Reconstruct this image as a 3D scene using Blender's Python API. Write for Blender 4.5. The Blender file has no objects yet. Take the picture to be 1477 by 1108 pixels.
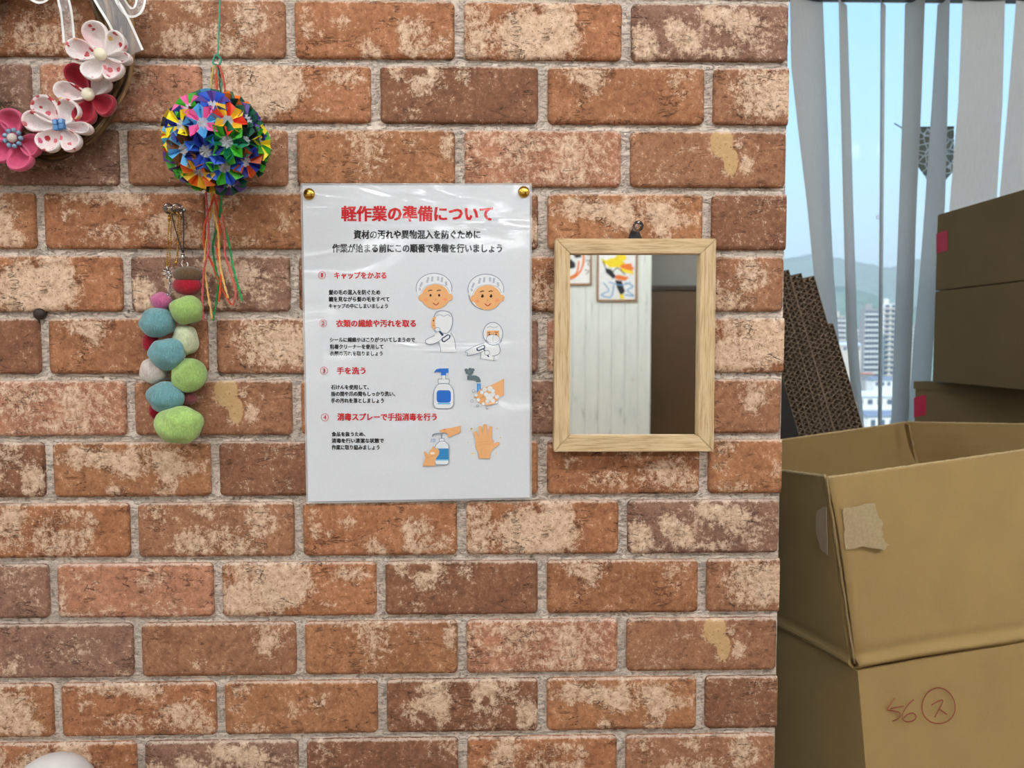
import bpy, bmesh, math, random
from mathutils import Vector, Matrix, noise
PI = math.pi
random.seed(7)
C = bpy.context.scene.collection
scene = bpy.context.scene

# ------------------------------------------------------------------ camera
S = 0.159                       # metres per brick pitch of the wall covering
CAM = Vector((2.1729 * S, -4.6796 * S, 1.5))
ZR = CAM.z + 1.676 * S          # height of the bottom line of brick row 0
R3 = (Matrix.Rotation(-0.0232, 3, 'Z') @ Matrix.Rotation(-0.0569, 3, 'X') @ Matrix.Rotation(0.001, 3, 'Y'))
F = 1108.0
cam_d = bpy.data.cameras.new('camera')
cam_d.sensor_width = 36; cam_d.lens = 36 * F / 1477
cam_d.clip_start = 0.02; cam_d.clip_end = 9000
cam_d.dof.use_dof = True; cam_d.dof.focus_distance = 0.76; cam_d.dof.aperture_fstop = 9.0
cam = bpy.data.objects.new('camera', cam_d); C.objects.link(cam)
cam.location = CAM
cam.rotation_euler = (R3 @ Matrix.Rotation(PI / 2, 3, 'X')).to_euler()
scene.camera = cam

# ------------------------------------------------------------------ look, sky, sun
scene.view_settings.view_transform = 'Standard'
scene.view_settings.look = 'None'
scene.view_settings.gamma = 1
scene.view_settings.use_curve_mapping = False
scene.view_settings.exposure = 0.0

def lin(c):
    return tuple(((x / 255) / 12.92 if x / 255 <= .04045 else ((x / 255 + .055) / 1.055) ** 2.4) for x in c)

world = bpy.data.worlds.new('sky'); scene.world = world; world.use_nodes = True
wn = world.node_tree.nodes; wl = world.node_tree.links
bg = wn['Background']
tc = wn.new('ShaderNodeTexCoord'); sx = wn.new('ShaderNodeSeparateXYZ'); rp = wn.new('ShaderNodeValToRGB')
wl.new(tc.outputs['Generated'], sx.inputs[0]); wl.new(sx.outputs['Z'], rp.inputs[0]); wl.new(rp.outputs[0], bg.inputs[0])
rp.color_ramp.elements[0].position = 0.0; rp.color_ramp.elements[0].color = (*lin((206, 238, 250)), 1)
rp.color_ramp.elements[1].position = 1.0; rp.color_ramp.elements[1].color = (*lin((70, 130, 215)), 1)
for p, c in ((.12, (186, 232, 250)), (.25, (166, 219, 252)), (.42, (142, 200, 250))):
    e = rp.color_ramp.elements.new(p); e.color = (*lin(c), 1)
bg.inputs[1].default_value = 1.5
sun_d = bpy.data.lights.new('sun', 'SUN'); sun_d.energy = 6.0; sun_d.angle = math.radians(1); sun_d.color = (1, .95, .88)
sun = bpy.data.objects.new('sun', sun_d); C.objects.link(sun)
sun.rotation_euler = (math.radians(48), 0, math.radians(-35)); sun.location = (0, -20, 40)

ROOM_Z = 2.62
LIGHTS = [(-1.1, -1.05), (0.55, -1.05), (2.0, -1.05), (-1.1, -2.9), (0.5, -2.9), (2.0, -2.9)]
LAMP_STRENGTH = 30.0       # glow of the tube diffusers built with the ceiling lights

# ------------------------------------------------------------------ helpers
def pdir(px, py):
    return R3 @ Vector(((px - 738.5) / F, 1, -(py - 554) / F))
def at(px, py, y):
    d = pdir(px, py)
    return CAM + d * ((y - CAM.y) / d.y)
def atplane(px, py, p0, n):
    d = pdir(px, py)
    return CAM + d * ((p0 - CAM).dot(n) / d.dot(n))
def wloc(o):
    v = Vector((0, 0, 0))
    while o: v += o.location; o = o.parent
    return v
def tag(o, label=None, cat=None, group=None, kind=None):
    if label: o['label'] = label
    if cat: o['category'] = cat
    if group: o['group'] = group
    if kind: o['kind'] = kind
    return o
def thing(name, label, cat, loc, group=None):
    o = bpy.data.objects.new(name, None); o.empty_display_size = .02; C.objects.link(o); o.location = loc
    return tag(o, label, cat, group)
def obj(name, bm, mats, parent=None, smooth=False, origin=None):
    """bm is in world coordinates"""
    me = bpy.data.meshes.new(name)
    o = bpy.data.objects.new(name, me); C.objects.link(o)
    if parent is not None:
        o.parent = parent; base = wloc(parent)
    else:
        base = Vector(origin) if origin is not None else Vector((0, 0, 0)); o.location = base
    bmesh.ops.translate(bm, vec=-base, verts=bm.verts)
    if smooth:
        for f in bm.faces: f.smooth = True
    bm.to_mesh(me); bm.free()
    for m in (mats if isinstance(mats, (list, tuple)) else [mats]): me.materials.append(m)
    return o
def box(bm, x0, x1, y0, y1, z0, z1, mi=0, bev=0):
    v = [bm.verts.new(p) for p in ((x0, y0, z0), (x1, y0, z0), (x1, y1, z0), (x0, y1, z0), (x0, y0, z1), (x1, y0, z1), (x1, y1, z1), (x0, y1, z1))]
    fs = [bm.faces.new([v[i] for i in q]) for q in ((3, 2, 1, 0), (4, 5, 6, 7), (0, 1, 5, 4), (1, 2, 6, 5), (2, 3, 7, 6), (3, 0, 4, 7))]
    for f in fs: f.material_index = mi
    if bev:
        es = list({e for f in fs for e in f.edges})
        bmesh.ops.bevel(bm, geom=es, offset=bev, segments=2, profile=.5, affect='EDGES')
    return fs
def slab(bm, a, b, c, d, th, nu=1, nv=1, mi=0, disp=None, side=1):
    """quad a-b-c-d (counter clockwise seen from outside) given thickness behind it"""
    a, b, c, d = map(Vector, (a, b, c, d))
    n = ((b - a).cross(d - a)).normalized() * side
    fr, bk = [], []
    for j in range(nv + 1):
        r1, r2 = [], []
        for i in range(nu + 1):
            u, v = i / nu, j / nv
            p = (a * (1 - u) + b * u) * (1 - v) + (d * (1 - u) + c * u) * v
            if disp: p = p + n * disp(u, v)
            r1.append(bm.verts.new(p)); r2.append(bm.verts.new(p - n * th))
        fr.append(r1); bk.append(r2)
    def q(*vs):
        f = bm.faces.new(vs); f.material_index = mi; return f
    for j in range(nv):
        for i in range(nu):
            q(fr[j][i], fr[j][i + 1], fr[j + 1][i + 1], fr[j + 1][i]); q(bk[j][i], bk[j + 1][i], bk[j + 1][i + 1], bk[j][i + 1])
    for i in range(nu):
        q(fr[0][i + 1], fr[0][i], bk[0][i], bk[0][i + 1]); q(fr[nv][i], fr[nv][i + 1], bk[nv][i + 1], bk[nv][i])
    for j in range(nv):
        q(fr[j][0], fr[j + 1][0], bk[j + 1][0], bk[j][0]); q(fr[j + 1][nu], fr[j][nu], bk[j][nu], bk[j + 1][nu])
def spline(pts, n=6):
    pts = [Vector(p) for p in pts]; out = []
    for i in range(len(pts) - 1):
        p0 = pts[max(i - 1, 0)]; p1 = pts[i]; p2 = pts[i + 1]; p3 = pts[min(i + 2, len(pts) - 1)]
        for k in range(n):
            t = k / n
            out.append(.5 * ((2 * p1) + (p2 - p0) * t + (2 * p0 - 5 * p1 + 4 * p2 - p3) * t * t + (3 * p1 - p0 - 3 * p2 + p3) * t ** 3))
    out.append(pts[-1]); return out
def tube(bm, pts, r, seg=6, closed=False, mi=0, cap=True):
    pts = [Vector(p) for p in pts]; n = len(pts); rings = []; up = None
    for i, p in enumerate(pts):
        if closed: t = pts[(i + 1) % n] - pts[i - 1]
        else: t = pts[min(i + 1, n - 1)] - pts[max(i - 1, 0)]
        if t.length < 1e-9: t = Vector((0, 0, 1))
        t.normalize()
        if up is None:
            up = t.cross(Vector((0, 1, 0)));
            if up.length < .1: up = t.cross(Vector((1, 0, 0)))
        up = (up - t * up.dot(t)).normalized(); w = t.cross(up)
        rr = r[i] if isinstance(r, (list, tuple)) else r
        rings.append([bm.verts.new(p + (up * math.cos(2 * PI * k / seg) + w * math.sin(2 * PI * k / seg)) * rr) for k in range(seg)])
    for i in range(n if closed else n - 1):
        A, B = rings[i], rings[(i + 1) % n]
        for k in range(seg):
            f = bm.faces.new((A[k], A[(k + 1) % seg], B[(k + 1) % seg], B[k])); f.material_index = mi; f.smooth = True
    if cap and not closed:
        for rg, rev in ((rings[0], True), (rings[-1], False)):
            f = bm.faces.new(list(reversed(rg)) if rev else rg); f.material_index = mi
def lathe(bm, c, axis, prof, seg=20, mi=0):
    """profile of (radius, height along axis)"""
    c = Vector(c); a = Vector(axis).normalized(); u = a.orthogonal().normalized(); w = a.cross(u); rings = []
    for r, h in prof:
        if r < 1e-7: rings.append([bm.verts.new(c + a * h)])
        else: rings.append([bm.verts.new(c + a * h + (u * math.cos(2 * PI * k / seg) + w * math.sin(2 * PI * k / seg)) * r) for k in range(seg)])
    for A, B in zip(rings, rings[1:]):
        for k in range(seg):
            k2 = (k + 1) % seg
            if len(A) == 1 and len(B) == 1: continue
            if len(A) == 1: f = bm.faces.new((A[0], B[k2], B[k]))
            elif len(B) == 1: f = bm.faces.new((A[k], A[k2], B[0]))
            else: f = bm.faces.new((A[k], A[k2], B[k2], B[k]))
            f.material_index = mi; f.smooth = True
def ball(bm, c, rx, ry, rz, sub=3, amp=0, sc=1, seed=0, mi=0):
    r = bmesh.ops.create_icosphere(bm, subdivisions=sub, radius=1)
    for v in r['verts']:
        n = v.co.normalized()
        k = 1 + amp * noise.noise(n * sc + Vector((seed, seed * 1.7, 0)))
        v.co = Vector((n.x * rx * k, n.y * ry * k, n.z * rz * k)) + Vector(c)
    fs = {f for v in r['verts'] for f in v.link_faces}
    for f in fs: f.smooth = True; f.material_index = mi

# ------------------------------------------------------------------ materials
class MT:
    def __init__(s, name):
        s.m = bpy.data.materials.new(name); s.m.use_nodes = True; s.nt = s.m.node_tree; s.n = s.nt.nodes; s.l = s.nt.links
        s.b = s.n['Principled BSDF']; s.out = s.n['Material Output']
    def node(s, t, **kw):
        n = s.n.new(t)
        for k, v in kw.items():
            if k in n.inputs.keys(): 
                try: s.l.new(v, n.inputs[k])
                except Exception: n.inputs[k].default_value = v
            else: setattr(n, k, v)
        return n
    def link(s, a, b): s.l.new(a, b)
    def coord(s, kind='Object', scale=(1, 1, 1), loc=(0, 0, 0)):
        t = s.n.new('ShaderNodeTexCoord'); m = s.n.new('ShaderNodeMapping'); s.link(t.outputs[kind], m.inputs[0])
        m.inputs['Scale'].default_value = scale; m.inputs['Location'].default_value = loc
        return m.outputs[0]
    def attr(s, name):
        a = s.n.new('ShaderNodeAttribute'); a.attribute_name = name; return a
    def noise(s, vec, scale, detail=4, rough=.55, dist=0):
        n = s.n.new('ShaderNodeTexNoise'); s.link(vec, n.inputs['Vector'])
        n.inputs['Scale'].default_value = scale; n.inputs['Detail'].default_value = detail
        n.inputs['Roughness'].default_value = rough; n.inputs['Distortion'].default_value = dist
        return n.outputs['Fac']
    def ramp(s, fac, stops, interp='LINEAR'):
        r = s.n.new('ShaderNodeValToRGB'); s.link(fac, r.inputs[0]); el = r.color_ramp.elements; r.color_ramp.interpolation = interp
        while len(el) < len(stops): el.new(.5)
        for e, (p, c) in zip(el, stops):
            e.position = p; e.color = (*c, 1) if len(c) == 3 else c
        return r.outputs[0]
    def math(s, op, a, b=0.0, clamp=False):
        n = s.n.new('ShaderNodeMath'); n.operation = op; n.use_clamp = clamp
        for i, v in enumerate((a, b)):
            if isinstance(v, (int, float)): n.inputs[i].default_value = v
            else: s.link(v, n.inputs[i])
        return n.outputs[0]
    def mix(s, fac, a, b, mode='MIX'):
        n = s.n.new('ShaderNodeMix'); n.data_type = 'RGBA'; n.blend_type = mode
        for i, v in ((0, fac), (6, a), (7, b)):
            if isinstance(v, (int, float)): n.inputs[i].default_value = v
            elif isinstance(v, tuple): n.inputs[i].default_value = (*v[:3], 1)
            else: s.link(v, n.inputs[i])
        return n.outputs[2]
    def bump(s, h, strength=.3, dist=.001, normal=None):
        b = s.n.new('ShaderNodeBump'); s.link(h, b.inputs['Height']); b.inputs['Strength'].default_value = strength; b.inputs['Distance'].default_value = dist
        if normal is not None: s.link(normal, b.inputs['Normal'])
        return b.outputs[0]
    def set(s, **kw):
        for k, v in kw.items():
            k = {'col': 'Base Color', 'rough': 'Roughness', 'metal': 'Metallic', 'nrm': 'Normal', 'spec': 'Specular IOR Level', 'trans': 'Transmission Weight',
                 'coat': 'Coat Weight', 'sheen': 'Sheen Weight', 'alpha': 'Alpha', 'emit': 'Emission Color', 'es': 'Emission Strength', 'ior': 'IOR', 'sss': 'Subsurface Weight'}[k]
            if isinstance(v, (int, float)): s.b.inputs[k].default_value = v
            elif isinstance(v, tuple): s.b.inputs[k].default_value = (*v, 1)
            else: s.link(v, s.b.inputs[k])
        return s
_cache = {}
def plain(name, rgb, rough=.5, var=.08, nscale=60, bump=.0, **kw):
    """simple procedural surface: colour with slight mottling and a fine relief"""
    key = (name, rgb)
    if key in _cache: return _cache[key]
    t = MT(name); v = t.coord(); n = t.noise(v, nscale, 4)
    c = lin(rgb); lo = tuple(x * (1 - var) for x in c); hi = tuple(min(1, x * (1 + var)) for x in c)
    t.set(col=t.ramp(n, [(.3, lo), (.7, hi)]), rough=rough, **kw)
    if bump: t.set(nrm=t.bump(t.noise(v, nscale * 4, 5), bump, .0006))
    _cache[key] = t.m
    return t.m

# brick
def brick_mat():
    t = MT('brick_clay')
    a = t.attr('tc').outputs['Vector']; oi = t.n.new('ShaderNodeObjectInfo')
    lime = t.attr('lime').outputs['Fac']; ochre = t.attr('ochre').outputs['Fac']; edge = t.attr('edge').outputs['Fac']
    n1 = t.noise(a, 28, 8, .68, .6); n2 = t.noise(a, 150, 6, .7, .4); n3 = t.noise(a, 520, 4, .7)
    ms = t.n.new('ShaderNodeMapping'); t.link(a, ms.inputs[0]); ms.inputs['Scale'].default_value = (1, 1, 3.6)
    n4 = t.noise(ms.outputs[0], 26, 5, .62, .9)
    base = t.mix(1.0, oi.outputs['Color'], t.ramp(n1, [(.28, (.66, .63, .62)), (.5, (1, 1, 1)), (.68, (1.22, 1.26, 1.30))]), 'MULTIPLY')
    base = t.mix(1.0, base, t.ramp(n2, [(.32, (.62, .60, .58)), (.5, (1, 1, 1)), (.68, (1.26, 1.30, 1.34))]), 'MULTIPLY')
    # lime deposits: painted shape + ragged edge from noise
    m = t.math('ADD', lime, t.math('MULTIPLY', t.math('SUBTRACT', n1, .5), 1.5))
    m = t.math('ADD', m, t.math('MULTIPLY', t.math('SUBTRACT', n2, .5), 2.3))
    m = t.math('ADD', m, t.math('MULTIPLY', t.math('SUBTRACT', n3, .5), 1.6))
    m = t.ramp(m, [(.40, (0, 0, 0)), (.58, (.6, .6, .6)), (.95, (1, 1, 1))])
    limec = t.ramp(n2, [(.25, lin((176, 140, 112))), (.5, lin((218, 188, 160))), (.72, lin((244, 224, 200)))])
    col = t.mix(t.math('MULTIPLY', m, .86), base, limec)
    oc = t.ramp(t.math('ADD', ochre, t.math('MULTIPLY', t.math('SUBTRACT', n2, .5), .9)), [(.45, (0, 0, 0)), (.6, (1, 1, 1))])
    col = t.mix(t.math('MULTIPLY', oc, .8), col, lin((206, 172, 122)))
    # highlight painted into the colour along the arris, strongest on the top one
    em = t.ramp(t.math('ADD', edge, t.math('MULTIPLY', t.math('SUBTRACT', n2, .5), 1.3)), [(.62, (0, 0, 0)), (.95, (1, 1, 1))])
    col = t.mix(t.math('MULTIPLY', em, .5), col, lin((240, 224, 208)))
    # cracks and pits
    cr = t.ramp(n4, [(.486, (1, 1, 1)), (.496, (0, 0, 0)), (.502, (0, 0, 0)), (.512, (1, 1, 1))])
    gate = t.ramp(t.noise(a, 45, 2, .5), [(.50, (0, 0, 0)), (.57, (1, 1, 1))])
    crm = t.math('MULTIPLY', t.math('SUBTRACT', 1.0, cr), gate)
    col = t.mix(t.math('MULTIPLY', crm, .8), col, lin((66, 44, 34)))
    pit = t.ramp(t.noise(a, 420, 3, .6), [(.33, (1, 1, 1)), (.41, (0, 0, 0))])
    col = t.mix(t.math('MULTIPLY', pit, .7), col, lin((92, 62, 48)))
    fleck = t.ramp(t.noise(a, 300, 4, .7), [(.62, (0, 0, 0)), (.68, (1, 1, 1))])
    col = t.mix(t.math('MULTIPLY', fleck, .55), col, lin((226, 202, 176)))
    h = t.math('ADD', t.math('MULTIPLY', n2, .8), t.math('MULTIPLY', n3, .35))
    h = t.math('SUBTRACT', h, t.math('MULTIPLY', crm, 1.1)); h = t.math('ADD', h, t.math('MULTIPLY', m, .35))
    t.set(col=col, rough=.82, spec=.25, nrm=t.bump(h, .75, .0011))
    return t.m
M_BRICK = brick_mat()
def mortar_mat():
    t = MT('mortar_joint'); v = t.coord()
    n = t.noise(v, 260, 6, .75, .5); n2 = t.noise(v, 30, 4); n3 = t.noise(t.coord(scale=(.45, 1, 1.5)), 120, 6, .7, 1.5)
    col = t.ramp(n, [(.3, lin((138, 122, 110))), (.45, lin((244, 228, 212))), (.66, lin((252, 244, 234)))])
    col = t.mix(1.0, col, t.ramp(n2, [(.3, (.86, .85, .84)), (.7, (1.05, 1.05, 1.05))]), 'MULTIPLY')
    cr = t.ramp(n3, [(.475, (0, 0, 0)), (.5, (1, 1, 1)), (.525, (0, 0, 0))])
    col = t.mix(t.math('MULTIPLY', cr, .5), col, lin((104, 88, 80)))
    h = t.math('SUBTRACT', t.math('ADD', n, t.math('MULTIPLY', n3, .6)), t.math('MULTIPLY', cr, .5))
    t.set(col=col, rough=.92, spec=.15, nrm=t.bump(h, 1.0, .002)); return t.m
M_MORTAR = mortar_mat()

def wood_mat(name, scale, c1, c2, c3, rough=.55):
    t = MT(name); v = t.coord(scale=scale); n = t.noise(v, 60, 6, .6, .4); n2 = t.noise(v, 12, 3)
    col = t.ramp(n, [(.3, lin(c1)), (.5, lin(c2)), (.7, lin(c3))])
    col = t.mix(1.0, col, t.ramp(n2, [(.3, (.93, .93, .92)), (.7, (1.04, 1.04, 1.04))]), 'MULTIPLY')
    t.set(col=col, rough=rough, spec=.3, nrm=t.bump(n, .35, .0004)); return t.m
M_OAKH = wood_mat('oak_grain_across', (.6, 8, 9), (168, 138, 98), (206, 180, 138), (220, 197, 158))
M_OAKV = wood_mat('oak_grain_upright', (9, 8, .6), (168, 138, 98), (206, 180, 138), (220, 197, 158))
M_WHITE = plain('white_paint', (226, 226, 222), .6, .03, 8, .1)
M_CEIL = plain('ceiling_board', (232, 230, 226), .8, .03, 30, .2)
M_GREYWALL = plain('grey_wall_paint', (134, 134, 130), .7, .03, 6)
M_FLOOR = wood_mat('floor_vinyl', (1, 6, 1), (120, 92, 66), (150, 118, 86), (168, 136, 102), .4)
M_DARKBROWN = plain('dark_brown_veneer', (84, 60, 30), .45, .10, 5, .05)
M_TRIMBROWN = plain('dark_brown_trim', (52, 38, 24), .4, .1, 20)
M_METAL = plain('steel', (190, 190, 192), .25, .03, 50, 0, metal=1.0)
M_GOLD = plain('brass', (206, 164, 74), .22, .04, 50, 0, metal=1.0)
M_BLACK = plain('black_plastic', (22, 22, 24), .4, .1, 50)
M_PLASTICW = plain('white_plastic', (232, 234, 236), .3, .02, 20)

# ------------------------------------------------------------------ brick wall
Y_M = 0.005      # mortar face; bricks stand proud to y = 0
WX1 = at(1141, 0, 0).x * .5 + at(1119, 1108, 0).x * .5
XL = -2.4
bm = bmesh.new(); box(bm, XL, WX1, Y_M, .034, 0, ROOM_Z)
wall_front = tag(obj('wall_front', bm, M_MORTAR), kind='structure')
bm = bmesh.new(); box(bm, XL, WX1 - .0005, .0341, .037, 0, ROOM_Z); obj('added_bounce_blocker', bm, plain('bounce_blocker_dark', (58, 50, 42), .8), wall_front)  # unseen dark panel, added behind the wall to cut bounced light on the carton
RP = .3748 * S; BW = .9386 * S; BH = .0535 - .0012
OR, BR, DK, PK, TN = (168, 114, 80), (158, 112, 83), (136, 94, 70), (184, 130, 102), (158, 108, 76)
O2, GY = (168, 117, 82), (146, 110, 92)
BR_T = {  # (row, column): base colour, lime deposits (u, v from top, ru, rv, strength), ochre deposits
 (0,0): (BR, [(.78,.3,.07,.3,1),(.45,.15,.05,.12,.9),(.38,.12,.04,.1,.6),(.3,.8,.12,.2,.7),(.12,.2,.1,.2,.5),(.5,.7,.2,.25,.55),(.68,.9,.12,.14,.8),(.6,.45,.3,.3,.25)]),
 (0,1): (OR, [(.48,.9,.07,.15,1.1),(.73,.86,.08,.16,1.1),(.76,.45,.08,.2,.9),(.68,.55,.04,.2,.8),(.3,.4,.07,.12,.6),(.14,.6,.08,.1,.5),(.07,.4,.05,.35,.5),(.9,.75,.1,.25,.55),(.43,.7,.05,.15,.5)]),
 (0,2): (OR, [(.05,.5,.1,.7,.8),(.36,.65,.16,.4,1.1),(.48,.55,.2,.6,1),(.6,.35,.08,.45,1),(.58,.8,.08,.25,.8),(.72,.7,.07,.3,.45),(.14,.6,.08,.5,.35)]),
 (0,3): (GY, [(.07,.75,.09,.3,1.1),(.06,.5,.05,.2,.9),(.27,.42,.07,.22,.9),(.36,.68,.08,.2,.8),(.5,.15,.08,.15,1),(.66,.25,.14,.18,.9),(.58,.88,.13,.1,1),(.8,.5,.2,.4,.5),(.22,.9,.2,.1,.5),(.45,.5,.3,.4,.3)]),
 (0,4): (DK, [(.1,.2,.1,.3,.35),(.5,.6,.4,.3,.2),(.9,.3,.1,.2,.3)]),
 (0,5): (OR, [(.55,.75,.2,.33,.95),(.26,.2,.1,.2,1),(.2,.6,.12,.3,.75),(.6,.2,.15,.15,.6),(.77,.4,.05,.22,.65),(.45,.45,.1,.2,.5)]),
 (1,5): (PK, [(.62,.25,.12,.22,.6),(.55,.45,.06,.2,.4),(.12,.94,.12,.08,.9),(.03,.7,.03,.4,.8),(.72,.85,.15,.15,.45),(.5,.8,.1,.1,.4),(.15,.3,.12,.3,.35),(.28,.85,.1,.12,.35)]),
 (1,0): (OR, [(.22,.4,.3,.5,1),(.42,.35,.15,.4,1.05),(.12,.75,.14,.35,1),(.3,.7,.12,.2,.8),(.82,.2,.12,.16,.8),(.68,.8,.07,.1,.6),(.12,.4,.08,.18,-.6),(.36,.95,.06,.08,.6)]),
 (1,1): (DK, [(.11,.13,.05,.14,1.2),(.26,.33,.07,.18,1.2),(.34,.06,.05,.12,1.2),(.53,.16,.06,.16,.9),(.36,.2,.04,.1,.8),(.2,.85,.1,.1,.35),(.4,.5,.1,.2,.3)]),
 (1,2): (TN, [(.27,.2,.12,.25,.8),(.3,.3,.04,.2,.5),(.12,.1,.1,.15,.5),(.8,.22,.05,.2,.5),(.55,.3,.1,.12,.35),(.9,.1,.08,.1,.3)]),
 (1,3): (BR, [(.35,.3,.24,.3,1),(.3,.75,.24,.2,.7),(.7,.5,.2,.4,.8),(.5,.5,.3,.3,.4),(.05,.5,.04,.4,-.4)]),
 (1,4): (GY, [(.3,.5,.3,.4,.3),(.75,.2,.15,.2,.3),(.9,.6,.08,.2,.25)]),
 (2,0): (BR, [(.78,.3,.07,.3,.65),(.84,.5,.06,.3,.5),(.36,.75,.05,.07,.8),(.9,.25,.1,.25,.3)]),
 (2,1): (O2, [(.5,.5,.14,.6,.5),(.4,.25,.12,.2,.3),(.74,.25,.06,.2,.55),(.95,.28,.05,.35,1),(.3,.06,.3,.06,.4)]),
 (2,2): (PK, [(.5,.5,.7,.8,.58),(.17,.38,.07,.1,-.6),(.5,.45,.12,.1,-.4),(.36,.3,.15,.3,.3),(.7,.35,.2,.3,.2),(.2,.8,.1,.15,-.25),(.7,.8,.2,.14,.2)]),
 (2,3): (BR, [(.75,.62,.04,.18,1.1),(.58,.4,.05,.2,.6),(.35,.35,.06,.12,.4),(.2,.75,.15,.2,.35),(.7,.2,.04,.18,.7),(.62,.75,.06,.1,.7),(.82,.25,.02,.15,.6)], [(.585,.2,.07,.26,1.2),(.645,.55,.045,.25,1.1)]),
 (2,4): (OR, [(.3,.4,.2,.3,.6),(.7,.7,.2,.2,.5)]),
 (2,5): (GY, [(.27,.7,.05,.16,.5),(.2,.8,.04,.1,.6),(.93,.92,.05,.1,.7),(.5,.5,.2,.3,.25),(.75,.35,.15,.2,.3)]),
 (3,5): (OR, [(.35,.08,.32,.12,.9),(.55,.16,.12,.12,.8),(.8,.65,.17,.33,.85),(.15,.35,.06,.14,.7),(.13,.5,.02,.08,.8),(.42,.75,.25,.2,.55),(.95,.92,.05,.1,.8),(.5,.35,.08,.08,.4)]),
 (3,0): (O2, [(.62,.42,.06,.22,.6),(.45,.55,.08,.15,.4),(.1,.15,.12,.12,.6),(.15,.9,.15,.12,.55),(.08,.5,.05,.1,.5),(.75,.2,.1,.1,.25)]),
 (3,1): (DK, [(.33,.25,.1,.35,1.2),(.19,.6,.08,.25,1),(.36,.62,.07,.25,1),(.66,.32,.1,.4,1.2),(.655,.4,.025,.1,-1.5),(.83,.2,.06,.25,.8),(.94,.7,.07,.35,1.2),(.5,.92,.3,.08,.5),(.22,.66,.03,.08,-1)]),
 (3,2): (O2, [(.2,.26,.17,.2,1.1),(.4,.35,.12,.18,1),(.52,.18,.05,.25,1),(.5,.5,.1,.2,.8),(.7,.3,.1,.22,1.1),(.73,.65,.07,.35,1.1),(.86,.5,.1,.12,.8),(.4,.88,.07,.12,1),(.66,.93,.05,.07,.8),(.85,.25,.08,.12,.5)]),
 (3,3): (DK, [(.15,.8,.04,.1,.5),(.45,.8,.05,.1,.4),(.3,.15,.2,.15,.2)]),
 (3,4): (O2, [(.75,.5,.15,.5,1),(.88,.85,.1,.12,.8),(.6,.3,.12,.25,.7),(.3,.5,.2,.3,.5)]),
}
def brick_mesh(key, nu=46, nv=15):
    spec = BR_T[key]; blobs = spec[1]; och = spec[2] if len(spec) > 2 else []
    sd = key[0] * 13.7 + key[1] * 5.3
    rnd = random.Random(int(sd * 10))
    bm = bmesh.new(); lime, ochre, edge = [], [], []
    hw, hh = BW / 2, BH / 2; rc = .0042
    def fb(x, y, s, o):
        return noise.noise(Vector((x * s + sd, y * s - sd, o))) * .6 + noise.noise(Vector((x * s * 2.7 + sd, y * s * 2.7, o + 5))) * .4
    def pos(i, j, inset=0.0):
        u, v = i / nu, j / nv
        x, z = (u - .5) * 2 * hw, (.5 - v) * 2 * hh
        # rounded corners
        cx = max(0, abs(x) - (hw - rc)); cz = max(0, abs(z) - (hh - rc))
        if cx > 0 and cz > 0:
            m = max(cx, cz); l = math.hypot(cx, cz); k = m / l
            x = math.copysign(hw - rc + cx * k, x); z = math.copysign(hh - rc + cz * k, z)
        de = min(hw - abs(x), hh - abs(z)); w = max(0, 1 - de / .006)
        rag = .0009 * fb(x, z, 210, 1) + .0007 * fb(x, z, 60, 2)
        if abs(z) / hh > abs(x) / hw: z += math.copysign(w * rag * 1.3, z)
        else: x += math.copysign(w * rag, x)
        return x, z, w, u, v
    g = []
    for j in range(nv + 1):
        row = []
        for i in range(nu + 1):
            x, z, w, u, v = pos(i, j)
            y = .0005 * fb(x, z, 70, 3) + .00035 * fb(x, z, 240, 4)
            l = 0
            for (bu, bv, ru, rv, s) in blobs:
                q = math.sqrt(((u - bu) / ru) ** 2 + ((v - bv) / rv) ** 2)
                l += s * max(0, min(1, 1.45 - q)) * .72
            o_ = 0
            for (bu, bv, ru, rv, s) in och:
                q = math.sqrt(((u - bu) / ru) ** 2 + ((v - bv) / rv) ** 2); o_ = max(o_, s * max(0, min(1, 1.5 - q)))
            y -= .0003 * min(1, max(0, l))
            if i in (0, nu) or j in (0, nv): y = abs(y) + .0012
            row.append(bm.verts.new((x, y, z))); lime.append(min(1.1, l) + .1); ochre.append(o_)
            edge.append(1.1 if j == 0 else (.4 if j in (1, nv) else (.35 if i in (0, nu) else 0)))  # weight of the painted rim highlight, mostly the top row
        g.append(row)
    for j in range(nv):
        for i in range(nu):
            bm.faces.new((g[j][i], g[j + 1][i], g[j + 1][i + 1], g[j][i + 1]))
    loop = [g[0][i] for i in range(nu)] + [g[j][nu] for j in range(nv)] + [g[nv][i] for i in range(nu, 0, -1)] + [g[j][0] for j in range(nv, 0, -1)]
    low = []
    for v in loop:
        low.append(bm.verts.new((v.co.x * 1.003, Y_M + .001, v.co.z * 1.008))); lime.append(.3); ochre.append(0); edge.append(.2)
    n = len(loop)
    for k in range(n):
        bm.faces.new((loop[k], loop[(k + 1) % n], low[(k + 1) % n], low[k]))
    for f in bm.faces: f.smooth = True
    me = bpy.data.meshes.new('brick'); bm.to_mesh(me); bm.free()
    me.materials.append(M_BRICK)
    for nm, arr in (('lime', lime), ('ochre', ochre), ('edge', edge)):
        at_ = me.attributes.new(nm, 'FLOAT', 'POINT'); at_.data.foreach_set('value', arr)
    at_ = me.attributes.new('tc', 'FLOAT_VECTOR', 'POINT'); fl = []
    for v in me.vertices: fl += [v.co.x + sd * .37, v.co.y, v.co.z + sd * .21]
    at_.data.foreach_set('vector', fl)
    return me
MESH = {k: brick_mesh(k) for k in BR_T}
def btype(r, c):
    q = r // 4
    return (r % 4, (c - 3 * q) % 6)
rjit = random.Random(3)
far = []
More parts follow.
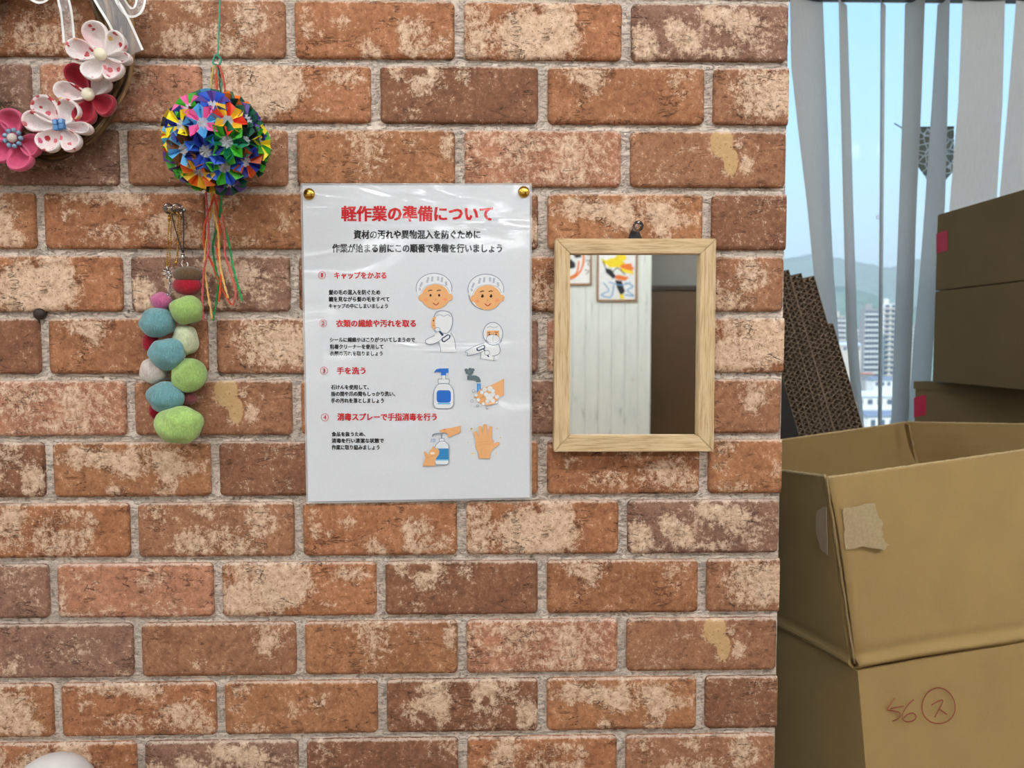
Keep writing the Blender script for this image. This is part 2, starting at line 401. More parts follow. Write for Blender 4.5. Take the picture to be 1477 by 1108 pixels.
def place_brick(r, c, name='brick'):
    k = btype(r, c); xl = (c + (.5 if r % 2 else 0)) * S; zb = ZR - r * RP
    xc = xl + BW / 2; zc = zb + BH / 2 + .0002
    me = MESH[k]; sc = 1.0
    if xc + BW / 2 > WX1:                      # cut at the end of the wall
        if xl > WX1 - .01: return
        bm = bmesh.new(); bm.from_mesh(me)
        bmesh.ops.bisect_plane(bm, geom=bm.verts[:] + bm.edges[:] + bm.faces[:], plane_co=(WX1 - xc - .0001, 0, 0), plane_no=(1, 0, 0), clear_outer=True)
        me = bpy.data.meshes.new('brick'); bm.to_mesh(me); bm.free(); me.materials.append(M_BRICK)
    o = bpy.data.objects.new(name, me); C.objects.link(o); o.parent = wall_front
    o.location = (xc, 0, zc)
    b = lin(BR_T[k][0]); j = rjit.uniform(.96, 1.04)
    o.color = (b[0] * j, b[1] * j, b[2] * j, 1)
    return o
for r in range(-3, 15):
    for c in range(-5, 5):
        if (r < -2 or r > 14 or c < -3): continue
        place_brick(r, c)
# the same wall covering goes on beyond the view: coarse courses joined in one piece
bm = bmesh.new()
r0 = -int((ROOM_Z - ZR) / RP)
for r in range(r0, int(ZR / RP) + 1):
    for c in range(-16, 5):
        if -3 < r < 15 and c >= -3: continue
        xl = (c + (.5 if r % 2 else 0)) * S; zb = ZR - r * RP
        xr = min(xl + BW, WX1)
        if xr - xl < .01 or zb < 0 or zb + BH > ROOM_Z or xl < XL: continue
        box(bm, xl, xr, 0, Y_M + .001, zb, zb + BH)
for f in bm.faces: pass
rest = obj('distant_bricks', bm, plain('brick_clay_far', (172, 116, 86), .85, .25, 30, .4), wall_front); tag(rest, kind='stuff')

# ------------------------------------------------------------------ room shell
XR, YB, YW = 3.0, -3.86, 1.16
def struct(name, b, m, parent=None):
    o = obj(name, b, m, parent)
    if parent is None: o['kind'] = 'structure'
    return o
b = bmesh.new(); box(b, XL - .1, XR + .1, YB - .6, YW + .2, -.1, 0); struct('floor', b, M_FLOOR)
b = bmesh.new(); box(b, XL - .1, XR + .1, YB - .6, YW + .2, ROOM_Z, ROOM_Z + .1); struct('ceiling', b, M_CEIL)
b = bmesh.new(); box(b, XL - .1, XL, YB - .6, YW + .2, 0, ROOM_Z); struct('wall_left', b, M_WHITE)
b = bmesh.new(); box(b, XR, XR + .1, YB - .6, YW + .2, 0, ROOM_Z); struct('wall_right', b, M_WHITE)
# window wall
WZ0, WZ1, WA, WB = .80, at(1477, -14, YW + .05).z, -.6, 2.1
b = bmesh.new()
box(b, XL, WA, YW + .02, YW + .2, 0, ROOM_Z); box(b, WB, XR, YW + .02, YW + .2, 0, ROOM_Z)
box(b, WA, WB, YW + .02, YW + .2, 0, WZ0); box(b, WA, WB, YW + .02, YW + .2, WZ1 + .03, ROOM_Z)
struct('wall_far', b, M_WHITE)
M_FRAME = plain('window_frame_metal', (96, 98, 100), .4, .03, 20, 0)
t = MT('window_pane_glass')
tr = t.n.new('ShaderNodeBsdfTransparent'); gl = t.n.new('ShaderNodeBsdfGlossy'); gl.inputs['Roughness'].default_value = .02
fr = t.n.new('ShaderNodeFresnel'); fr.inputs[0].default_value = 1.1; mx = t.n.new('ShaderNodeMixShader'); tr.inputs[0].default_value = (.97, .985, .98, 1)
t.link(fr.outputs[0], mx.inputs[0]); t.link(tr.outputs[0], mx.inputs[1]); t.link(gl.outputs[0], mx.inputs[2]); t.link(mx.outputs[0], t.out.inputs[0])
M_PANE = t.m
win = bmesh.new()
xm = (WA + WB) / 2 + .62
for (x0, x1, z0, z1) in ((WA, WB, WZ0, WZ0 + .045), (WA, WB, WZ1 - .0, WZ1 + .03), (WA, WA + .05, WZ0, WZ1), (WB - .05, WB, WZ0, WZ1)):
    box(win, x0, x1, YW + .06, YW + .12, z0, z1, bev=.003)
w1 = struct('window_1', win, M_FRAME)
for (x0, x1, yy) in ((WA + .04, .2, .08), (.2, WB - .04, .08)):
    b = bmesh.new(); box(b, x0, x1, YW + yy, YW + yy + .005, WZ0 + .04, WZ1 + .005); obj('pane', b, M_PANE, w1)
b = bmesh.new(); box(b, .18, .22, YW + .065, YW + .11, WZ0 + .04, WZ1 + .002, bev=.003); obj('mullion', b, M_FRAME, w1)
b = bmesh.new(); box(b, WA - .03, WB + .03, YW - .05, YW + .06, WZ0 - .03, WZ0, bev=.004); struct('trim_2', b, M_WHITE)

# wall behind the camera: white planks, seen in the mirror
YM = -.0125      # face of the mirror glass
def refl(px, py, yb):
    p = at(px, py, YM); d = pdir(px, py); d = Vector((d.x, -d.y, d.z))
    return p + d * ((yb - p.y) / d.y)
t = MT('whitewashed_plank'); oi = t.n.new('ShaderNodeObjectInfo'); v = t.coord(scale=(1, 1, .16))
addv = t.n.new('ShaderNodeVectorMath'); addv.operation = 'ADD'; t.link(v, addv.inputs[0]); cmb = t.n.new('ShaderNodeCombineXYZ')
t.link(t.math('MULTIPLY', oi.outputs['Random'], 37.0), cmb.inputs[0]); t.link(cmb.outputs[0], addv.inputs[1])
n = t.noise(addv.outputs[0], 26, 5, .6, .3); n2 = t.noise(addv.outputs[0], 120, 4)
col = t.ramp(n, [(.27, lin((172, 180, 174))), (.40, lin((224, 230, 224))), (.6, lin((232, 237, 231)))])
col = t.mix(1.0, col, t.ramp(n2, [(.3, (.95, .95, .95)), (.6, (1, 1, 1))]), 'MULTIPLY')
t.set(col=col, rough=.55, nrm=t.bump(n2, .2, .0004)); M_PLANK = t.m
xd = refl(938.5, 500, YB).x          # end of the planked wall
PWD = .0786
b = bmesh.new(); box(b, XL, xd, YB - .10, YB - .002, 0, ROOM_Z); wb = struct('wall_behind', b, M_WHITE)
me_p = None; k = 0; x = xd
while x - PWD > XL:
    if me_p is None:
        pb = bmesh.new(); box(pb, .0006, PWD - .0006, -.006, 0, 0, ROOM_Z, bev=.0012)
        me_p = bpy.data.meshes.new('plank'); pb.to_mesh(me_p); pb.free(); me_p.materials.append(M_PLANK)
    x -= PWD
    o = bpy.data.objects.new('plank', me_p); C.objects.link(o); o.parent = wb; o.location = (x, YB + .004, 0)
YD = YB - .35
b = bmesh.new(); box(b, xd - .1, XR, YD - .1, YD, 0, ROOM_Z); box(b, xd - .1, xd - .001, YD, YB - .1, 0, ROOM_Z); struct('wall_recess', b, M_GREYWALL)
zt = refl(970, 413, YD).z
b = bmesh.new(); box(b, xd + .06, XR - .7, YD + .002, YD + .04, 0.005, zt - .03, bev=.003); dr = struct('door_1', b, M_DARKBROWN)
b = bmesh.new(); box(b, xd + .0, xd + .055, YD + .001, YD + .055, 0, zt, bev=.002); box(b, xd + .055, XR - .6, YD + .001, YD + .055, zt - .028, zt, bev=.002); obj('door_frame', b, M_TRIMBROWN, dr)
b = bmesh.new(); tube(b, [(xd + .95, YD + .04, 1.0), (xd + .95, YD + .085, 1.0), (xd + 1.06, YD + .085, 1.0)], .009, 10); obj('door_handle', b, M_METAL, dr, smooth=True)

# baseboards
b = bmesh.new(); box(b, XL, WX1, -.012, Y_M - .0001, 0, .07, bev=.002); struct('baseboard_front', b, M_TRIMBROWN)

# ceiling lights
t = MT('lamp_diffuser'); t.set(col=(.9, .9, .9), emit=(.97, .985, 1.0), es=LAMP_STRENGTH); M_DIFF = t.m
for i, (lx, ly) in enumerate(LIGHTS):
    g = thing('ceiling_light', 'long white ceiling light in the %s row, %s the room' % ('near' if ly > -2 else 'far', {-1: 'left of', 0: 'middle of', 2: 'right of'}[int(lx)]), 'ceiling light', (lx, ly, ROOM_Z), 'ceiling lights over the room')
    b = bmesh.new(); box(b, lx - .62, lx + .62, ly - .13, ly + .13, ROOM_Z - .045, ROOM_Z - .0005, bev=.004); obj('housing', b, M_WHITE, g)
    b = bmesh.new(); box(b, lx - .6, lx + .6, ly - .03, ly + .03, ROOM_Z - .10, ROOM_Z - .046, bev=.012); obj('diffuser', b, M_DIFF, g)

# ------------------------------------------------------------------ outside: hills and town
def outm(name, rgb, rough=.9, var=.12, sc=.02):
    t = MT(name); v = t.coord(); n = t.noise(v, sc, 6, .6); c = lin(rgb)
    t.set(col=t.ramp(n, [(.35, tuple(x * (1 - var) for x in c)), (.65, tuple(min(1, x * (1 + var)) for x in c))]), rough=rough, spec=.1); return t.m
GZ = CAM.z - 50
b = bmesh.new(); box(b, -1500, 4000, 30, 6000, GZ - 2, GZ); struct('ground', b, outm('town_ground', (148, 152, 150)))
M_HILL = outm('wooded_hillside', (96, 122, 104), .9, .3, .05)
def hill(name, ypl, prof, label):
    """ridge as a solid hillside falling toward the viewer"""
    b = bmesh.new(); xs = [at(p[0], 400, ypl).x for p in prof]; tops = [at(p[0], p[1], ypl).z for p in prof]
    N = 90; M_ = 14; g = []
    for i in range(N + 1):
        u = i / N; X = xs[0] + (xs[-1] - xs[0]) * u
        k = 0
        while k < len(xs) - 2 and xs[k + 1] < X: k += 1
        w = (X - xs[k]) / (xs[k + 1] - xs[k]); w = max(0, min(1, w)); w = w * w * (3 - 2 * w)
        H = tops[k] * (1 - w) + tops[k + 1] * w
        row = []
        for j in range(M_ + 1):
            v = j / M_
            yy = ypl - (1 - v) * ypl * .45; 
            h = GZ + (H - GZ) * (v ** 1.15)
            h += (H - GZ) * .05 * noise.noise(Vector((X * .012, yy * .006, 3))) * (1.5 - v) + 7 * noise.noise(Vector((X * .04, yy * .03, 1)))
            row.append(b.verts.new((X, yy, h)))
        row.append(b.verts.new((X, ypl * 1.03, GZ))); g.append(row)
    for i in range(N):
        for j in range(M_ + 1):
            b.faces.new((g[i][j], g[i + 1][j], g[i + 1][j + 1], g[i][j + 1]))
    o = obj(name, b, M_HILL, smooth=True); tag(o, label, 'hill'); return o
hill('hill', 2200, [(1000, 380), (1140, 372), (1175, 366), (1205, 372), (1232, 376), (1252, 381), (1270, 386), (1288, 384), (1330, 374), (1500, 360), (1700, 370)], 'hazy wooded ridge along the skyline seen through the window blinds')
hill('hill', 1150, [(1000, 430), (1130, 425), (1195, 415), (1235, 418), (1262, 436), (1290, 452), (1340, 440), (1500, 425), (1700, 430)], 'lower darker wooded slope in front of the skyline ridge')
M_BWALL = [outm('pale_render', (196, 186, 172), .8, .05), outm('grey_render', (150, 148, 146), .8, .05), outm('white_render', (216, 214, 208), .8, .03)]
M_BWIN = outm('dark_window_glass', (84, 96, 112), .3, .1)
M_ROOF = [outm('blue_grey_roof', (120, 132, 150), .6, .06), outm('rust_roof', (176, 112, 88), .7, .08), outm('light_metal_roof', (206, 212, 216), .5, .04)]
def building(x0, x1, ytop, ypl, mi, label, floors=None, bays=5, roof=None, depth=.05):
    X0, X1 = at(x0, 500, ypl).x, at(x1, 500, ypl).x; Zt = at((x0 + x1) / 2, ytop, ypl).z
    D = (X1 - X0) * .7
    g = thing('building' if floors else 'house', label, 'building', ((X0 + X1) / 2, ypl, GZ))
    b = bmesh.new(); box(b, X0, X1, ypl, ypl + D, GZ, Zt); obj('wall', b, M_BWALL[mi], g)
    if floors:
        fh = 3.0; nfl = int((Zt - GZ) / fh)
        nf = min(nfl, floors)
        wmesh = None
        for k in range(nf):
            z = Zt - fh * (k + .8)
            sb = bmesh.new(); box(sb, X0 - .3, X1 + .3, ypl - 1.2, ypl, z - .9, z - .1); obj('balcony', sb, M_BWALL[2 if mi != 2 else 0], g)
            for q in range(bays):
                w = (X1 - X0) / bays; cx = X0 + w * (q + .5)
                wb_ = bmesh.new(); box(wb_, cx - w * .32, cx + w * .32, ypl - .15, ypl + .1, z - .05, z + 1.7); obj('window', wb_, M_BWIN, g)
        rb = bmesh.new(); box(rb, X0 + 1, X0 + (X1 - X0) * .5, ypl + 2, ypl + D - 2, Zt, Zt + 3); obj('roof_room', rb, M_BWALL[mi], g)
    else:
        rb = bmesh.new(); h = (X1 - X0) * .12
        vs = [rb.verts.new(p) for p in ((X0 - .5, ypl - .5, Zt), (X1 + .5, ypl - .5, Zt), (X1 + .5, ypl + D + .5, Zt), (X0 - .5, ypl + D + .5, Zt), (X0, ypl + D / 2, Zt + h), (X1, ypl + D / 2, Zt + h))]
        for q in ((0, 1, 5, 4), (2, 3, 4, 5), (0, 4, 3), (1, 2, 5), (0, 3, 2, 1)): rb.faces.new([vs[i] for i in q])
        obj('roof', rb, M_ROOF[roof or 0], g)
        for q in range(4):
            w = (X1 - X0) / 4; cx = X0 + w * (q + .5)
            wb_ = bmesh.new(); box(wb_, cx - w * .25, cx + w * .25, ypl - .1, ypl + .1, Zt - 2.4, Zt - .9); obj('window', wb_, M_BWIN, g)
building(1247, 1271, 446, 430, 1, 'tall grey apartment block with stacked balconies seen through the blinds', 26, 5)
building(1274, 1292, 438, 445, 2, 'tall white apartment tower just right of the grey apartment block', 28, 2)
building(1205, 1218, 456, 470, 0, 'tall pale apartment tower between the two left blind vanes', 20, 3)
building(1226, 1240, 476, 520, 2, 'mid height white block left of the grey apartment block', 12, 4)
building(1290, 1330, 470, 600, 0, 'broad pale block right of the white apartment tower', 12, 8)
building(1150, 1200, 500, 560, 1, 'broad grey block low behind the cardboard sheets', 8, 8)
building(1244, 1262, 540, 330, 1, 'low house with rust coloured roof below the apartment block', None, roof=1)
building(1262, 1296, 548, 310, 2, 'low white house with blue grey roof below the apartment tower', None, roof=0)
building(1236, 1292, 572, 230, 2, 'wide light metal roofed shed near the bottom of the window view', None, roof=2)
building(1205, 1242, 498, 380, 0, 'small pale house with light roof low between the vanes', None, roof=2)
building(1255, 1310, 600, 180, 2, 'white walled house with blue grey roof nearest the window', None, roof=0)
# haze in the air over the town
b = bmesh.new(); box(b, -1400, 3900, 60, 5500, GZ - 1, GZ + 420)
t = MT('air_haze'); t.n.remove(t.b); vs = t.n.new('ShaderNodeVolumeScatter'); vs.inputs['Color'].default_value = (.96, .98, 1, 1); vs.inputs['Density'].default_value = .00042; vs.inputs['Anisotropy'].default_value = .0
t.link(vs.outputs[0], t.out.inputs['Volume'])
hz = obj('haze', b, t.m); tag(hz, 'thin bluish haze hanging in the air over the town', 'haze', kind='stuff')

# ------------------------------------------------------------------ vertical blind
t = MT('blind_vane_fabric'); v = t.coord(scale=(1, 1, .05)); n = t.noise(v, 900, 3)
dif = t.n.new('ShaderNodeBsdfDiffuse'); trl = t.n.new('ShaderNodeBsdfTranslucent'); mx = t.n.new('ShaderNodeMixShader')
col = t.ramp(n, [(.3, lin((205, 203, 196))), (.7, lin((222, 220, 214)))]); t.link(col, dif.inputs[0]); trl.inputs[0].default_value = (.80, .81, .80, 1); mx.inputs[0].default_value = .24
t.link(dif.outputs[0], mx.inputs[1]); t.link(trl.outputs[0], mx.inputs[2]); t.link(mx.outputs[0], t.out.inputs[0]); M_VANE = t.m
YV = 1.07
bl = thing('vertical_blind', 'white vertical blind with tangled hanging vanes at the window', 'blind', (1.0, YV, 2.25))
b = bmesh.new(); box(b, WA + .1, WB - .1, YV - .022, YV + .022, at(1300, -1.5, YV).z, at(1300, -1.5, YV).z + .035, bev=.003); obj('headrail', b, plain('dark_rail', (60, 56, 50), .5), bl)
def vane(rows, flip=1, wid=.089):
    """rows: (y px, left px, right px); true width kept by turning the strip"""
    b = bmesh.new(); pts = []
    rows = sorted(rows)
    # densify
    P = []
    for k in range(len(rows) - 1):
        for q in range(5):
            w = q / 5; P.append(tuple(rows[k][i] * (1 - w) + rows[k + 1][i] * w for i in range(3)))
    P.append(rows[-1])
    g = []
    for (y, l, r) in P:
        a = at(l, y, YV); c = at(r, y, YV); wa = max(.002, c.x - a.x)
        dy = math.sqrt(max(0, wid ** 2 - wa ** 2)) * flip
        a2 = at(l, y, YV - dy / 2); c2 = at(r, y, YV + dy / 2)
        row = []
        nrm = Vector((-(c2 - a2).y, (c2 - a2).x, 0)).normalized()
        z = (a2.z + c2.z) / 2
        for i in range(9):
            u = i / 8; p = a2 * (1 - u) + c2 * u + nrm * .006 * (4 * u * (1 - u)); p.z = z
            row.append(b.verts.new(p))
        g.append(row)
    for j in range(len(g) - 1):
        for i in range(8): b.faces.new((g[j][i], g[j][i + 1], g[j + 1][i + 1], g[j + 1][i]))
    obj('vane', b, M_VANE, bl, smooth=True)
vane([(-4, 1139, 1187), (100, 1141, 1191), (200, 1152, 1195), (300, 1164, 1198), (400, 1174, 1203), (500, 1184, 1211), (560, 1196, 1227), (640, 1216, 1252), (800, 1250, 1290)], 1)
vane([(-4, 1209, 1222), (150, 1212, 1227), (300, 1216, 1231), (490, 1221, 1237), (615, 1232, 1246), (800, 1248, 1262)], 1)
vane([(-4, 1271, 1278), (150, 1271.5, 1276), (300, 1271, 1274.5), (615, 1268.5, 1272), (800, 1267, 1272)], 1)
vane([(-4, 1305.5, 1334.5), (150, 1302, 1329), (300, 1296.5, 1322), (480, 1290, 1316), (615, 1285, 1310), (800, 1280, 1302)], -1)
vane([(-4, 1352.5, 1370), (150, 1343.6, 1367), (300, 1333.5, 1363), (400, 1326, 1354), (500, 1317, 1346), (615, 1309, 1338), (800, 1300, 1330)], -1)
vane([(-4, 1388.5, 1450), (150, 1382, 1446), (280, 1371, 1438), (400, 1362, 1430), (800, 1340, 1410)], 1)
vane([(-4, 1466, 1524), (150, 1453.6, 1513), (280, 1442, 1504), (500, 1430, 1494), (800, 1410, 1480)], 1)
for k in range(5): vane([(-4, 1520 + 50 * k, 1566 + 50 * k), (800, 1490 + 50 * k, 1540 + 50 * k)], 1)
for k in range(6): vane([(-4, 1075 - 62 * k, 1130 - 62 * k), (500, 1080 - 62 * k, 1128 - 62 * k), (800, 1084 - 62 * k, 1128 - 62 * k)], 1)
# ornament hung on the pane: inverted pentagon with a crackle of white lines
Yp = YW + .06
pts = [(1297, 183), (1376, 183), (1376, 238), (1350, 276), (1325, 240)]
b = bmesh.new()
fr_ = [b.verts.new(at(x, y, Yp)) for x, y in [(1300, 183), (1376, 183), (1376, 246), (1350, 276), (1322, 236)]]
f = b.faces.new(fr_); ex = bmesh.ops.extrude_face_region(b, geom=[f]); bmesh.ops.translate(b, vec=(0, .0025, 0), verts=[e for e in ex['geom'] if isinstance(e, bmesh.types.BMVert)])
bmesh.ops.recalc_face_normals(b, faces=b.faces)
t = MT('crackled_card'); v = t.coord(); vo = t.n.new('ShaderNodeTexVoronoi'); vo.feature = 'DISTANCE_TO_EDGE'; vo.inputs['Scale'].default_value = 52; t.link(v, vo.inputs['Vector'])
cc_ = t.ramp(vo.outputs['Distance'], [(.03, lin((245, 248, 250))), (.09, lin((150, 150, 134)))]); t.set(col=cc_, rough=.6); trl = t.n.new('ShaderNodeBsdfTranslucent'); mx = t.n.new('ShaderNodeMixShader'); mx.inputs[0].default_value = .5; t.link(cc_, trl.inputs[0]); t.link(t.b.outputs[0], mx.inputs[1]); t.link(trl.outputs[0], mx.inputs[2]); t.link(mx.outputs[0], t.out.inputs[0]); M_CRK = t.m
g = thing('window_ornament', 'grey pennant shaped card with white crackle lines hung on the window pane', 'ornament', at(1345, 225, Yp))
obj('card', b, M_CRK, g)
b = bmesh.new(); tube(b, [at(1290, 178, Yp - .001), at(1300, 184, Yp - .001), at(1376, 183, Yp - .001)], .0016, 6); obj('top_rod', b, plain('grey_rod', (90, 92, 88), .5), g)
p = at(1266.5, 313.5, Yp + .017)
b = bmesh.new()
ring = [(p.x + .0042 * math.cos(2 * PI * k / 16), p.y, p.z + .0042 * math.sin(2 * PI * k / 16)) for k in range(16)]
tube(b, ring, .0009, 5, closed=True); o = obj('sticker_ring', b, plain('pink_plastic', (214, 160, 170), .5), origin=p, smooth=True); tag(o, 'tiny pink ring stuck on the window pane', 'sticker')

# ------------------------------------------------------------------ table that carries the boxes
M_CARD_C = {}
def card(name, rgb, flute=(1, 1, .06)):
    if name in M_CARD_C: return M_CARD_C[name]
    t = MT(name); v = t.coord(); n = t.noise(v, 900, 4, .7); n2 = t.noise(v, 14, 4); c = lin(rgb)
    n3 = t.noise(t.coord(scale=flute), 160, 2)
    col = t.ramp(n, [(.3, tuple(x * .90 for x in c)), (.7, tuple(min(1, x * 1.08) for x in c))])
    col = t.mix(1.0, col, t.ramp(n2, [(.3, (.93, .93, .92)), (.7, (1.04, 1.04, 1.04))]), 'MULTIPLY')
    sp = t.ramp(t.noise(v, 420, 2), [(.24, (1, 1, 1)), (.29, (0, 0, 0))])
    col = t.mix(t.math('MULTIPLY', sp, .4), col, tuple(x * .45 for x in c))
    t.set(col=col, rough=.75, spec=.2, nrm=t.bump(t.math('ADD', t.math('MULTIPLY', n, .15), t.math('MULTIPLY', n3, 1.0)), .22, .0009))
    M_CARD_C[name] = t.m; return t.m
M_KRAFT = card('kraft_board', (164, 137, 90))
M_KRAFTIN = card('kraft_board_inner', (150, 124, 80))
M_KRAFTD = card('kraft_board_dull', (146, 124, 88))
M_KEDGE = plain('board_edge', (196, 172, 128), .9, .25, 700, .8)
TZ = .752
tb = thing('work_table', 'low grey table under the cartons behind the wall', 'table', (.9, .5, 0))
b = bmesh.new(); box(b, -.15, 1.75, .06, 1.0, TZ - .03, TZ, bev=.003); obj('tabletop', b, plain('grey_laminate', (150, 150, 148), .5), tb)
for (x, y) in ((-.1, .1), (1.7, .1), (-.1, .95), (1.7, .95)):
    b = bmesh.new(); box(b, x - .02, x + .02, y - .02, y + .02, 0, TZ - .031, bev=.003); obj('leg', b, M_METAL, tb)

# ------------------------------------------------------------------ open carton
def yat(d): return d + CAM.y
A = at(1195, 690, yat(.855)); A2 = at(1237, 968, yat(.862))
Q = at(1477, 650, yat(1.0)); Q2 = at(1477, 930, yat(.94))
Lf = at(1127, 680, yat(.93)); L2 = at(1122, 893, yat(1.0))
Cc = at(1307, 609, yat(1.36)); Pd = at(1125, 635, yat(1.2)); Qr = at(1477, 612, yat(1.24))
wdir = (Q2 - A2); wdir = Vector((wdir.x, wdir.y, 0)).normalized()
vdir = Vector((-wdir.y, wdir.x, 0))
LEN, DEP = .50, .32
B2 = A2 + wdir * LEN; D2 = A2 + vdir * DEP; C2 = B2 + vdir * DEP
# front flap top edge carried on to the right end
Bt = A + (Q - A) * 1.62; Bt.z = Bt.z
Dt = D2 + Vector((-.05, .01, Cc.z - D2.z + .0)); Dt = Cc + (Pd - Cc) * ((D2.x - .06 - Cc.x) / (Pd.x - Cc.x))
carton = thing('open_carton', 'large open brown cardboard carton with its flaps up, red pen marking on the front', 'carton', (A2.x, A2.y, TZ))
zb = TZ + .001
def down(p, k=0):
    return Vector((p.x, p.y, zb)) + Vector((.03, -.02, 0)) * (1 if k else 0)
A3, B3, C3_, D3 = down(A2, 1), down(B2, 1), down(C2, 0), down(D2, 0)
th = .004
nz = lambda s, a: (lambda u, v: a * noise.noise(Vector((u * 3 + s, v * 3, s))) )
b = bmesh.new(); slab(b, A3, B3, B2, A2, th, 10, 8, disp=nz(1, .002)); obj('front_panel', b, M_KRAFT, carton)
b = bmesh.new(); slab(b, D3, A3, A2, D2, th, 8, 8, disp=nz(2, .002)); obj('side_panel', b, M_KRAFT, carton)
b = bmesh.new(); slab(b, C3_, D3, D2, C2, th, 8, 8, disp=nz(3, .002)); obj('back_panel', b, M_KRAFT, carton)
b = bmesh.new(); slab(b, B3, C3_, C2, B2, th, 8, 8, disp=nz(4, .002)); obj('side_panel', b, M_KRAFT, carton)
b = bmesh.new(); slab(b, A3 + Vector((0, .0, .004)), D3 + Vector((0, 0, .004)), C3_ + Vector((0, 0, .004)), B3 + Vector((0, 0, .004)), .004, side=-1); obj('bottom_panel', b, M_KRAFT, carton)
# crease fold roll between body and flap, then flaps
def lerp(a, b_, t_): return a * (1 - t_) + b_ * t_
def fold(u, v):  # pinched roll just above the crease
    return -.0045 * math.exp(-(v / .014) ** 2) + .0042 * math.exp(-((v - .038) / .02) ** 2) - .002 * math.exp(-((v - .085) / .03) ** 2)
def ffront(u, v): return fold(u, v) * 1.0 + .0035 * noise.noise(Vector((u * 3, v * 2, 9))) + (.004 * math.sin(v * PI) )
b = bmesh.new(); slab(b, A2, B2, Bt, A, th, 30, 90, disp=ffront); fl1 = obj('flap', b, [M_KRAFT], carton, smooth=False)
for p_ in fl1.data.polygons: p_.use_smooth = True
A2s = A2 + Vector((-.006, .004, 0)); As = A + Vector((-.0035, .0035, .001))
Lt = As + (Lf - As) * 3.2; 
b = bmesh.new(); slab(b, D2, A2s, As, Lt, th, 20, 80, disp=lambda u, v: fold(u, v) * .6 + .003 * noise.noise(Vector((u * 3, v * 2, 4)))); obj('flap', b, M_KRAFT, carton)
C2i = C2 + Vector((-.02, -.02, 0))
b = bmesh.new(); slab(b, D2, C2i, Cc, Dt, th, 14, 14, side=-1, disp=nz(6, .003)); obj('flap', b, M_KRAFTIN, carton)
Rt_ = Cc + (Qr - Cc) * 1.35
b = bmesh.new(); slab(b, C2i + Vector((.004, 0, 0)), B2, Rt_, Cc + Vector((.004, -.003, 0)), th, 14, 14, side=-1, disp=nz(7, .003)); obj('flap', b, M_KRAFTIN, carton)
# glue lap folded inside the far corner
c1 = at(1304, 612, yat(1.33)); c2 = at(1310, 612, yat(1.315)); c3 = at(1321, 668, yat(1.29)); c4 = at(1311, 645, yat(1.31))
b = bmesh.new(); slab(b, c4, c3, c2, c1, .003, 2, 6, side=1); obj('glue_lap', b, M_KRAFTIN, carton)
# raw corrugated rims (light ragged line)
def rim(a, c, n=70, r=.0018):
    b = bmesh.new(); a = Vector(a); c = Vector(c); pts = []; up = Vector((0, 0, 1))
    for i in range(n + 1):
        u = i / n; pts.append(lerp(a, c, u) + Vector((0, 0, .0006 * noise.noise(Vector((i * .9, a.x * 50, 0))))))
    tube(b, pts, [r * (1 + .3 * noise.noise(Vector((i * 1.3, 5, a.y * 9)))) for i in range(n + 1)], 5)
    return b
n_f = (B2 - A2).cross(A - A2).normalized()
obj('raw_edge', rim(A - n_f * .002, Bt - n_f * .002), M_KEDGE, carton)
n_s = (A2s - D2).cross(Lt - D2).normalized()
obj('raw_edge', rim(As - n_s * .002, Lt - n_s * .002), M_KEDGE, carton)
obj('raw_edge', rim(Cc, Dt, r=.0015), M_KEDGE, carton)
obj('raw_edge', rim(Cc, Rt_, r=.0015), M_KEDGE, carton)
# torn open side edge of the front flap
b = bmesh.new(); tube(b, [lerp(A2, A, k / 24) + Vector((-.003 + .0018 * noise.noise(Vector((k * .5, 2, 2))), -.001, 0)) for k in range(1, 25)], [.0017 * (1 + .5 * noise.noise(Vector((k * .7, 1, 1)))) for k in range(24)], 5); obj('raw_edge', b, M_KRAFTD, carton)
# paper left by old tape
t = MT('tape_residue'); v = t.coord(); n = t.noise(v, 300, 5, .7)
t.set(col=t.ramp(n, [(.3, lin((160, 140, 104))), (.7, lin((178, 160, 124)))]), rough=.6, nrm=t.bump(n, .5, .0006)); M_TAPE = t.m
def decal(px, p0, nn, off, mat, name, parent):
    b = bmesh.new(); nn = nn.normalized()
    vs = []
    for x, y in px:
        q = atplane(x, y, p0, nn); vs.append(b.verts.new(q + nn * off))
    f = b.faces.new(vs); f.normal_update()
    if f.normal.dot(nn) < 0: f.normal_flip()
    ex = bmesh.ops.extrude_face_region(b, geom=[f]); bmesh.ops.translate(b, vec=nn * .0004, verts=[e for e in ex['geom'] if isinstance(e, bmesh.types.BMVert)])
    bmesh.ops.recalc_face_normals(b, faces=b.faces)
    return obj(name, b, mat, parent)
rr_ = random.Random(5)
def ragged(pts, n=4, amp=1.6):
    out = []
    for i in range(len(pts)):
        a_, c_ = pts[i], pts[(i + 1) % len(pts)]
        for k in range(n):
            w = k / n; out.append((a_[0] * (1 - w) + c_[0] * w + rr_.uniform(-amp, amp), a_[1] * (1 - w) + c_[1] * w + rr_.uniform(-amp, amp)))
    return out
nF = (B2 - A2).cross(A - A2).normalized()
decal(ragged([(1211, 731), (1254, 724), (1262, 742), (1268, 756), (1267, 772), (1276, 785), (1272, 792), (1240, 788), (1215, 791), (1212, 760)]), A2, nF, .0054, M_TAPE, 'tape_patch', carton)
nS = (A2s - D2).cross(Lt - D2).normalized()
decal(ragged([(1183, 734), (1197, 729), (1199, 800), (1188, 790), (1181, 765)], 3, 1), A2s, nS, .0045, plain('tape_residue_dull', (176, 156, 126), .5, .06, 200), 'tape_patch', carton)
